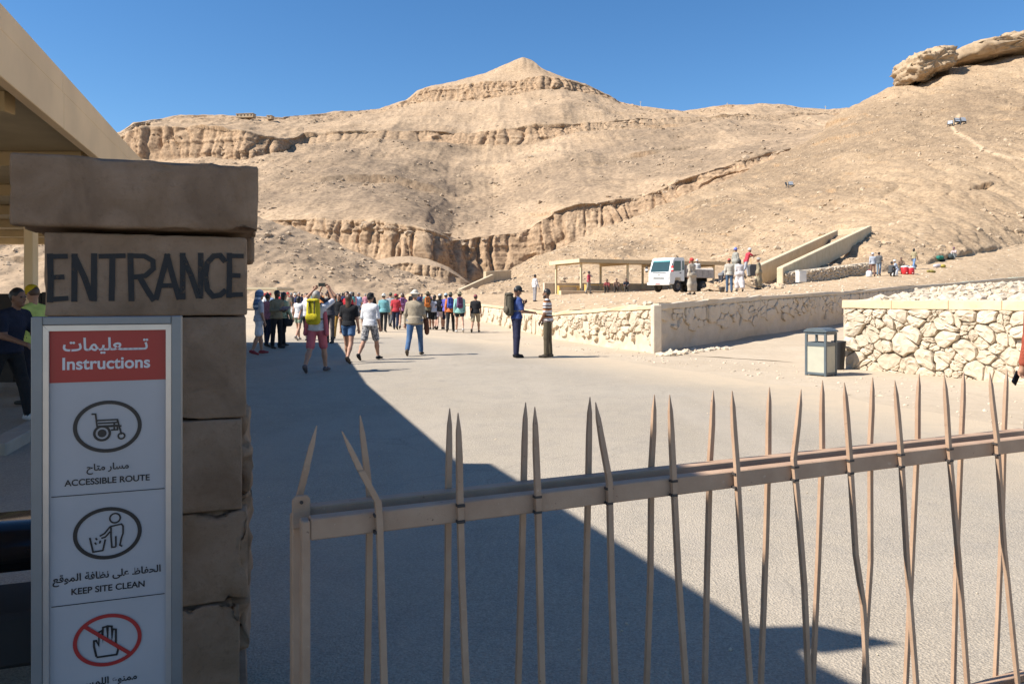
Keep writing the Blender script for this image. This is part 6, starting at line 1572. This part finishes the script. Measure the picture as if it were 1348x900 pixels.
# the tour group walking up the valley
tg = [  # x, y, deg, label, top, bottom, keywords, pack
 (505, 437, -5, 'person in teal shirt, white hat and black trousers walking with the group', (0.16, 0.36, 0.38), BLACKC, dict(hat=('wide', (0.6, 0.57, 0.5)), sleeve=1, fat=1.08, legs=STEP), None),
 (521, 434, 0, 'person in red shirt and red cap in the tour group', (0.48, 0.05, 0.06), NAVY, dict(hat=('cap', (0.40, 0.04, 0.05)), sleeve=0.6), None),
 (530, 433, 6, 'person in pink shirt and black shorts beside the red shirt', (0.46, 0.20, 0.36), BLACKC, dict(bottom='short_shorts', hair=('bob', 'brown'), sleeve=0.6), ('mauve backpack on the person in pink shirt', (0.32, 0.14, 0.30))),
 (514, 430, -8, 'person in grey shirt and olive cap in the tour group', (0.30, 0.31, 0.31), (0.10, 0.10, 0.10), dict(hat=('cap', (0.12, 0.12, 0.08)), sleeve=0.6), None),
 (563, 434, 4, 'person in orange top, olive vest and dark shorts with brimmed hat', (0.14, 0.13, 0.09), (0.03, 0.03, 0.03), dict(hat=('wide', (0.10, 0.08, 0.05)), sleeve=0.5, bottom='shorts'), ('orange and olive backpack under the brimmed hat', (0.50, 0.16, 0.04))),
 (572, 434, -6, 'person with long dark hair in pale top and dark shorts', (0.44, 0.46, 0.52), BLACKC, dict(hair=('long', 'black'), bottom='shorts', sleeve=0.4), None),
 (579, 434, 5, 'person in black shirt, pale cap and pale pink skirt', BLACKC, (0.55, 0.44, 0.42), dict(hat=('cap', (0.5, 0.48, 0.45)), bottom='skirt', hair=('bob', 'black'), sleeve=0.5), None),
 (587, 434, 0, 'person in violet blue shirt and navy shorts in the tour group', (0.13, 0.13, 0.46), NAVY, dict(hat=('cap', (0.36, 0.45, 0.50)), bottom='shorts', sleeve=0.6, fat=1.05), None),
 (593, 437, 0, 'person in orange shirt, dark hat and black trousers with blue pack', (0.58, 0.17, 0.06), BLACKC, dict(hat=('wide', (0.09, 0.09, 0.06)), sleeve=1), ('blue backpack on the person in orange shirt', (0.05, 0.09, 0.38))),
 (605, 438, 8, 'person in turquoise shirt, brimmed hat and black shorts with purple pack', (0.28, 0.52, 0.47), BLACKC, dict(hat=('wide', (0.25, 0.21, 0.13)), sleeve=1, bottom='short_shorts', fat=1.08, hem=0.84, shoe=(0.5, 0.48, 0.45)), ('purple backpack on the person in turquoise shirt', (0.13, 0.05, 0.12))),
 (626, 438, -6, 'person in black polo, maroon cap and khaki shorts walking apart from the group', BLACKC, KHAKI, dict(hat=('cap', (0.20, 0.06, 0.07)), bottom='shorts', sleeve=0.6, fat=1.1), None)]
for i, (x, y, deg, lab, tp, bt, kw, pk) in enumerate(tg):
    kw.setdefault('legs', WALK if i % 2 else WALK2)
    o_, in_ = person_px(x, y, deg, lab, tp, bt, skin='tan' if i % 3 else 'fair', h=0.0135, height=1.66 + 0.03 * (i % 5), fingers=False, **kw)
    if pk: backpack(o_, in_, pk[0], pk[1], None, (0.04, 0.04, 0.04), 0.92, 0.014)
# people queueing in the dark under the canopy
person_px(8, 556, -100, 'person in navy shirt and black trousers leaning in the dark under the canopy', (0.018, 0.022, 0.04), BLACKC, skin='brown', hair=('short', 'black'), h=0.012, height=1.72, group='people under the entrance canopy', legs=WALK, arms=(((-0.2, 0.3, -1), (0.1, 0.9, -0.3)), ((0.2, 0.3, -1), (-0.1, 0.9, -0.3))), lean=0.25, sleeve=0.5, fat=1.15, shoe=(0.5, 0.5, 0.5))
person_px(45, 533, 75, 'person in yellow cap and lime shirt under the canopy', (0.50, 0.58, 0.16), (0.02, 0.02, 0.03), skin='tan', hair=('short', 'brown'), hat=('cap', (0.60, 0.40, 0.02)), h=0.011, height=1.72, group='people under the entrance canopy', legs=STAND, arms=(((-0.1, 0.2, -1), (0.1, 0.7, -0.6)), ((0.1, 0.2, -1), (-0.1, 0.7, -0.6))), sleeve=0.6, headpitch=-0.3)
# person at the right edge of the picture, mostly beyond it
rm, rinf = make_person(Vector((5.43, 7.7, 0)), R(8), 'person in rust red shirt and dark trousers by the road edge beyond the gate', (0.30, 0.07, 0.04), (0.05, 0.05, 0.06), (0.03, 0.03, 0.03), 'tan', h=0.0105, height=1.74, group='visitors near the gate', legs=STEP, arms=DOWN, sleeve=1)
rp_ = empty('phone', Matrix.LocRotScale(rm.location, rm.rotation_euler, rm.scale) @ Vector(rinf['tips'][0] + np.array([-0.03, 0.03, -0.05])), R(25), 'black phone in the lowered hand of the person in rust red', 'phone')
MB().box(-0.04, 0.04, -0.006, 0.006, -0.07, 0.07, Matrix.Rotation(R(35), 4, 'Y')).build('case', PHONE, rp_, 0.004); MB().box(-0.035, 0.035, -0.0075, -0.0062, -0.062, 0.062, Matrix.Rotation(R(35), 4, 'Y')).build('screen', PHONE, rp_)

# ------------------------------------------------------------------ the distant crowd: shared bodies, own clothes
CAT = []
for kw in (dict(legs=WALK, bottom='trousers', sleeve=0.6), dict(legs=WALK2, bottom='shorts', sleeve=0.6, fat=1.08), dict(legs=STEP, bottom='trousers', sleeve=1, fat=1.04), dict(legs=WALK, bottom='short_shorts', sleeve=0.5, fat=0.95), dict(legs=STEP, bottom='shorts', sleeve=0.5)):
    P, info = body_prims(fingers=False, **kw); me = body_mesh('crowd_person', P, 0.017)
    for m_ in (DEF,) * 6: me.materials.append(m_)
    hs = {}
    for k in ('short', 'long'): V, Q, mi = sdf_mesh(hair_prims(info['hp'], k), 0.015, face_cut(info)); hs[k] = np_mesh('hair', V, Q); hs[k].materials.append(DEF)
    for k in ('cap', 'wide'): V, Q, mi = sdf_mesh(hat_prims(info['hp'], k), 0.015); hs[k] = np_mesh('hat', V, Q); hs[k].materials.append(DEF)
    CAT.append((me, hs, kw['bottom'].replace('_', ' ').replace('short shorts', 'short shorts')))
tops = [('white', (0.62, 0.61, 0.60)), ('black', BLACKC), ('red', (0.45, 0.05, 0.05)), ('light blue', (0.28, 0.38, 0.52)), ('grey', (0.28, 0.28, 0.29)), ('pink', (0.52, 0.24, 0.28)), ('navy', (0.03, 0.04, 0.10)), ('beige', (0.46, 0.38, 0.27)), ('teal', (0.10, 0.28, 0.28)), ('maroon', (0.16, 0.03, 0.04)), ('orange', (0.52, 0.20, 0.06)), ('purple', (0.16, 0.08, 0.22))]
bots = [('black', BLACKC), ('blue', DENIM), ('khaki', KHAKI), ('grey', (0.16, 0.16, 0.17)), ('white', (0.6, 0.58, 0.56))]
heads = [('short', 'dark haired'), ('long', 'long haired'), ('cap', 'capped'), ('wide', 'sun hatted')]
cr = random.Random(5)
combos = [(a, b_, c_) for a in range(len(tops)) for b_ in range(len(bots)) for c_ in range(4)]; cr.shuffle(combos)
spots = []
def far_pt(x, d): return Vector(((x - CX) / F * d, d, gz(d)))
for k in range(24): spots.append((cr.uniform(338, 415), cr.uniform(44, 72)))
for k in range(26): spots.append((cr.uniform(412, 534), cr.uniform(42, 74)))
for k in range(7): spots.append((cr.uniform(534, 568), cr.uniform(46, 78)))
for k, (x, d) in enumerate(spots):
    a, b_, c_ = combos[k]; me, hs, bk = CAT[cr.randrange(len(CAT))]
    o = bpy.data.objects.new('person', me); COL.objects.link(o)
    o.location = far_pt(x, d); o.rotation_euler = (0, 0, R(cr.choice([cr.uniform(-25, 25), cr.uniform(-25, 25), cr.uniform(-25, 25), cr.uniform(150, 210), cr.uniform(60, 120)])))
    s_ = cr.uniform(0.93, 1.04); o.scale = (s_, s_, s_)
    set_mats(o, (SK[cr.choice(['fair', 'tan', 'tan', 'brown'])], cloth(tops[a][1]), cloth(bots[b_][1]), cloth((0.06, 0.05, 0.05)), EYE, LIP))
    hd_ = heads[c_]
    tag(o, '%s person in %s top and %s %s in the distant crowd' % (hd_[1], tops[a][0], bots[b_][0], bk), 'person', 'distant crowd at the valley mouth')
    q = bpy.data.objects.new('hair' if c_ < 2 else 'hat', hs[hd_[0]]); COL.objects.link(q); q.parent = o
    q.material_slots[0].link = 'OBJECT'
    q.material_slots[0].material = HAIR[cr.choice(['black', 'brown', 'black', 'grey'])] if c_ < 2 else cloth(cr.choice([(0.6, 0.56, 0.48), (0.05, 0.05, 0.06), (0.4, 0.05, 0.05), (0.35, 0.29, 0.2)]))

# ------------------------------------------------------------------ workers and others on the terrace
def on_terrace(x, y, lift=0.0):
    p = ray(bvB, x, y); p = Vector(p); p.z += lift - 0.01; return p
# heap of spoil
sp0 = on_terrace(981, 381); n = 40
Gs = np.zeros((24, n, 3))
for i, rr_ in enumerate(np.linspace(0, 1, 24)):
    an = np.linspace(0, 2 * math.pi, n, endpoint=False)
    Gs[i, :, 0] = np.cos(an) * rr_ * 2.3; Gs[i, :, 1] = np.sin(an) * rr_ * 1.6 + 1.2
    Gs[i, :, 2] = 0.95 * (1 - rr_ ** 1.5) - 0.08
Gs[..., 2] += 0.10 * fbm(Gs[..., 0] * 2, Gs[..., 1] * 2, Gs[..., 2] * 0, 4, 9)
idx = np.arange(24 * n).reshape(24, n); nx = np.roll(idx, -1, 1)
so_ = link('spoil_heap', np_mesh('spoil_heap', (Gs + np.array(sp0)).reshape(-1, 3), np.stack([idx[:-1], nx[:-1], nx[1:], idx[1:]], -1).reshape(-1, 4)), None, BT)
for nm in ('cliff', 'scree', 'path'): so_.data.attributes.new(nm, 'FLOAT', 'POINT')
tag(so_, kind='structure')
ps = (Gs + np.array(sp0)).reshape(-1, 3)[rng.integers(0, 24 * n, 260)] + rng.normal(0, 0.05, (260, 3))
ico_rocks('spoil_stones', ps, 0.05 + 0.12 * rng.random(260) ** 2, 61, HROCK, 'broken stones on the heap where the workers stand')
ps = np.array([tuple(on_terrace(rng.uniform(1002, 1030), rng.uniform(375, 380))) for _ in range(40)]); ico_rocks('rubble_row', ps, 0.12 + 0.14 * rng.random(40), 62, HROCK, 'dark stones lined up before the stair trench')
def worker(x, y, deg, lab, tp, bt, lift=0.0, **kw):
    kw.setdefault('h', 0.015); kw.setdefault('fingers', False); kw.setdefault('skin', 'brown'); kw.setdefault('group', 'workers on the terrace')
    return make_person(on_terrace(x, y, lift), R(deg), lab, tp, bt, **kw)
ROBE = dict(bottom='robe', sleeve=1, fat=1.02)
GREYR = (0.30, 0.29, 0.25); WHR = (0.62, 0.57, 0.55); KHR = (0.28, 0.23, 0.15)
worker(911, 388, 30, 'worker in long beige robe standing at the side of the truck', (0.42, 0.36, 0.28), (0.4, 0.35, 0.27), hat=('turban', (0.45, 0.06, 0.05)), legs=STAND, **ROBE)
worker(949, 383, -60, 'worker in grey clothes bending over a bucket', (0.20, 0.20, 0.20), (0.06, 0.06, 0.07), hair=('short', 'black'), lean=1.15, legs=((0.05, 0.1), (-0.1, 0.1)), arms=(((-0.1, 0.3, -1), (0, 0.2, -1)), ((0.1, 0.3, -1), (0, 0.2, -1))), sleeve=1)
worker(960, 385, -10, 'worker in cream shirt, red cap and jeans watching the heap', (0.46, 0.42, 0.35), (0.07, 0.11, 0.17), hat=('cap', (0.35, 0.07, 0.06)), legs=STAND, sleeve=1)
worker(968, 381, -70, 'tall worker in grey robe and blue cap standing on top of the spoil heap', GREYR, GREYR, 0.72, hat=('turban', (0.16, 0.2, 0.55)), legs=STAND, height=1.8, **ROBE)
worker(973.5, 384, 0, 'worker in long white robe with dark hair standing before the heap', WHR, WHR, hair=('bob', 'black'), legs=STEP, **ROBE)
worker(982, 381, -80, 'worker in red shirt and white headscarf leaning on a tool on the heap', (0.50, 0.05, 0.07), (0.34, 0.35, 0.38), 0.75, hat=('turban', (0.62, 0.6, 0.56)), lean=0.35, legs=WALK, arms=(((-0.1, 0.6, -0.4), (0, 0.8, 0.3)), ((0.1, 0.6, -0.4), (0, 0.8, 0.3))), sleeve=0.4)
worker(999, 381.5, 60, 'worker in khaki robe and grey turban beside the hod', KHR, KHR, hat=('turban', (0.36, 0.33, 0.30)), legs=STAND, **ROBE)
worker(909, 383, 180, 'worker in red headscarf behind the truck bed', (0.4, 0.36, 0.3), (0.3, 0.27, 0.2), 0.35, hat=('turban', (0.46, 0.05, 0.05)), legs=STAND, **ROBE)
worker(917.5, 383, 170, 'worker in white headscarf behind the truck bed', (0.55, 0.52, 0.48), (0.3, 0.27, 0.2), 0.42, hat=('turban', (0.62, 0.6, 0.58)), legs=STAND, **ROBE)
hod = empty('stone_hod', on_terrace(991, 381, 0.78), R(20), 'dark upright metal hod held on the spoil heap', 'hod')
MB().prism_y([(-0.26, 0), (0.26, 0), (0.30, 0.55), (0.22, 0.68), (-0.22, 0.68), (-0.30, 0.55)], -0.10, 0.10).build('pan', plain('dull_iron', (0.09, 0.085, 0.08), 0.7, 0.15, 6), hod, 0.02)
MB().tube([(0.0, 0.12, 0.1), (-0.03, 0.14, 1.05)], 0.018, 6).build('handle', YEL, hod)
bk_ = empty('bucket', on_terrace(950.5, 384.5), 0, 'small dark bucket at the feet of the bending worker', 'bucket')
lathe('body', [(0.12, 0.0), (0.17, 0.28), (0.18, 0.30), (0.16, 0.29), (0.11, 0.05)], plain('dull_iron', (0.09, 0.085, 0.08)), bk_)
MB().tube([(0.17 * math.cos(t), 0, 0.29 + 0.16 * math.sin(t)) for t in np.linspace(0, math.pi, 9)], 0.008, 5).build('handle', plain('dull_iron', (0.09, 0.085, 0.08)), bk_)
# resting group on the right
RG = 'people resting on the hillside'
worker(1149, 364, -10, 'person in pale hooded top and brown trousers, one of the standing pair', (0.40, 0.42, 0.46), (0.20, 0.11, 0.08), skin='brown', hat=('turban', (0.5, 0.5, 0.52)), legs=STAND, sleeve=1, group=RG)
worker(1157, 363, -40, 'person in dark grey shirt and jeans, one of the standing pair', (0.12, 0.12, 0.12), (0.22, 0.28, 0.34), hair=('short', 'black'), legs=STEP, arms=(((-0.1, 0.1, -1), (0, 0.9, -0.2)), ((0.1, 0.1, -1), (0, 0.9, -0.2))), sleeve=0.6, group=RG)
worker(1203, 355, -60, 'person in khaki shirt and blue jeans stepping across the sand beside the coolers', (0.34, 0.28, 0.17), (0.17, 0.26, 0.42), hair=('bob', 'black'), legs=((0.5, 0.15), (-0.35, 0.1)), sleeve=0.6, group=RG)
SIT = dict(sit=True, legs=((2.15, 2.5), (2.05, 2.35)), arms=(((-0.15, 0.5, -0.8), (0.2, 0.8, 0.1)), ((0.15, 0.5, -0.8), (-0.2, 0.8, 0.1))), lean=0.25)
worker(1172, 364, -60, 'person in black top sitting hunched beside the white jug', (0.07, 0.07, 0.07), (0.10, 0.09, 0.09), hair=('short', 'black'), group=RG, sleeve=1, **SIT)
worker(1181, 361, 60, 'person in pale blue shirt and white headscarf sitting by the coolers', (0.40, 0.46, 0.54), (0.45, 0.46, 0.5), hat=('turban', (0.6, 0.58, 0.55)), group=RG, sleeve=1, **SIT)
worker(1186, 357, 160, 'person in brown shirt sitting behind the red coolers', (0.20, 0.13, 0.09), (0.15, 0.13, 0.1), hair=('short', 'black'), group=RG, sleeve=0.6, **SIT)
worker(1257, 341, 120, 'person in mottled shirt and pale trousers sitting alone on the slope', speckle('mottled_shirt', (0.35, 0.25, 0.24), (0.5, 0.45, 0.42), 16), (0.38, 0.42, 0.42), hat=('turban', (0.20, 0.10, 0.14)), group=RG, sleeve=0.6, **SIT)
ly, _ = worker(1197, 352.5, 75, 'person in navy clothes lying on the sand behind the coolers', (0.05, 0.06, 0.12), (0.14, 0.22, 0.40), hair=('short', 'black'), group=RG, sleeve=1, legs=((0.2, 0.3), (0.5, 0.9)))
ly.rotation_euler = (R(-84), 0, R(80)); ly.location.z += 0.16
def bundle(x, y, col, lab, s_=(0.35, 0.22, 0.2), name='cloth_bundle', cat='bag', rz=0.3):
    c = on_terrace(x, y); Pq = []
    r_ = random.Random(x)
    for k in range(5): Pq.append(cap((r_.uniform(-0.5, 0.3) * s_[0], r_.uniform(-0.4, 0.4) * s_[1], s_[2] * 0.45), (r_.uniform(-0.2, 0.6) * s_[0], r_.uniform(-0.4, 0.4) * s_[1], s_[2] * r_.uniform(0.35, 0.7)), s_[2] * 0.5, s_[2] * r_.uniform(0.35, 0.5), 0, (1.1, 1, 1), 0.06))
    o = sdf_obj(name, Pq, 0.02, cloth(col), None); o.location = c; o.rotation_euler = (0, 0, rz); tag(o, lab, cat)
bundle(1235, 341.5, (0.03, 0.16, 0.12), 'dark green bundle lying on the sandy slope', (0.6, 0.3, 0.34))
bundle(1240, 344, (0.03, 0.035, 0.04), 'small black bag lying beside the green bundle', (0.35, 0.25, 0.3))
bundle(1233, 352, (0.5, 0.45, 0.46), 'pale cloth bundle beside the yellow one', (0.35, 0.25, 0.28))
bundle(1241, 352, (0.48, 0.38, 0.08), 'yellow cloth bundle on the sandy slope', (0.55, 0.3, 0.26))
bundle(1226, 358.5, (0.30, 0.24, 0.07), 'flat olive sack lying apart on the sand', (0.7, 0.3, 0.2))
bundle(1250.5, 341, (0.06, 0.07, 0.07), 'dark bag at the feet of the person sitting alone', (0.3, 0.25, 0.42))
# people at the shelter
worker(775, 387, -120, 'person in red shirt standing at the shelter benches', (0.42, 0.06, 0.09), (0.30, 0.27, 0.22), skin='dark', hair=('short', 'black'), legs=STEP, sleeve=0.6, group='people at the shelter')
worker(704, 397, -60, 'person in white shirt standing on the terrace left of the shelter', (0.58, 0.55, 0.54), (0.32, 0.30, 0.30), hair=('short', 'black'), legs=STAND, sleeve=1, group='people at the shelter', height=1.3 * 0 + 1.68)
SITB = dict(sit=True, legs=((1.5, 1.5), (1.45, 1.4)), lean=0.1)
for k, (x, y, lab, tp) in enumerate(((800, 385.5, 'person in dark red sitting in the shelter shade', (0.22, 0.05, 0.05)), (812, 385, 'person in brown sitting in the shelter shade', (0.16, 0.10, 0.07)), (824, 384.5, 'person in black sitting in the shelter shade nearest the truck', (0.04, 0.04, 0.05)))):
    w, _ = worker(x, y, 150 + 15 * k, lab, tp, (0.10, 0.09, 0.08), hair=('short', 'black'), group='people at the shelter', sleeve=0.7, **SIT)
worker(613, 401, 90, 'person in black cloak sitting on the terrace edge beyond the group', (0.05, 0.05, 0.055), (0.05, 0.05, 0.05), hat=('scarf', (0.05, 0.05, 0.055)), group='people at the shelter', **dict(SIT, bottom='robe', sleeve=1))
worker(608, 400.5, -60, 'person in grey shirt sitting beside the black cloak', (0.22, 0.2, 0.18), (0.1, 0.1, 0.1), hair=('short', 'black'), group='people at the shelter', sleeve=1, **SIT)
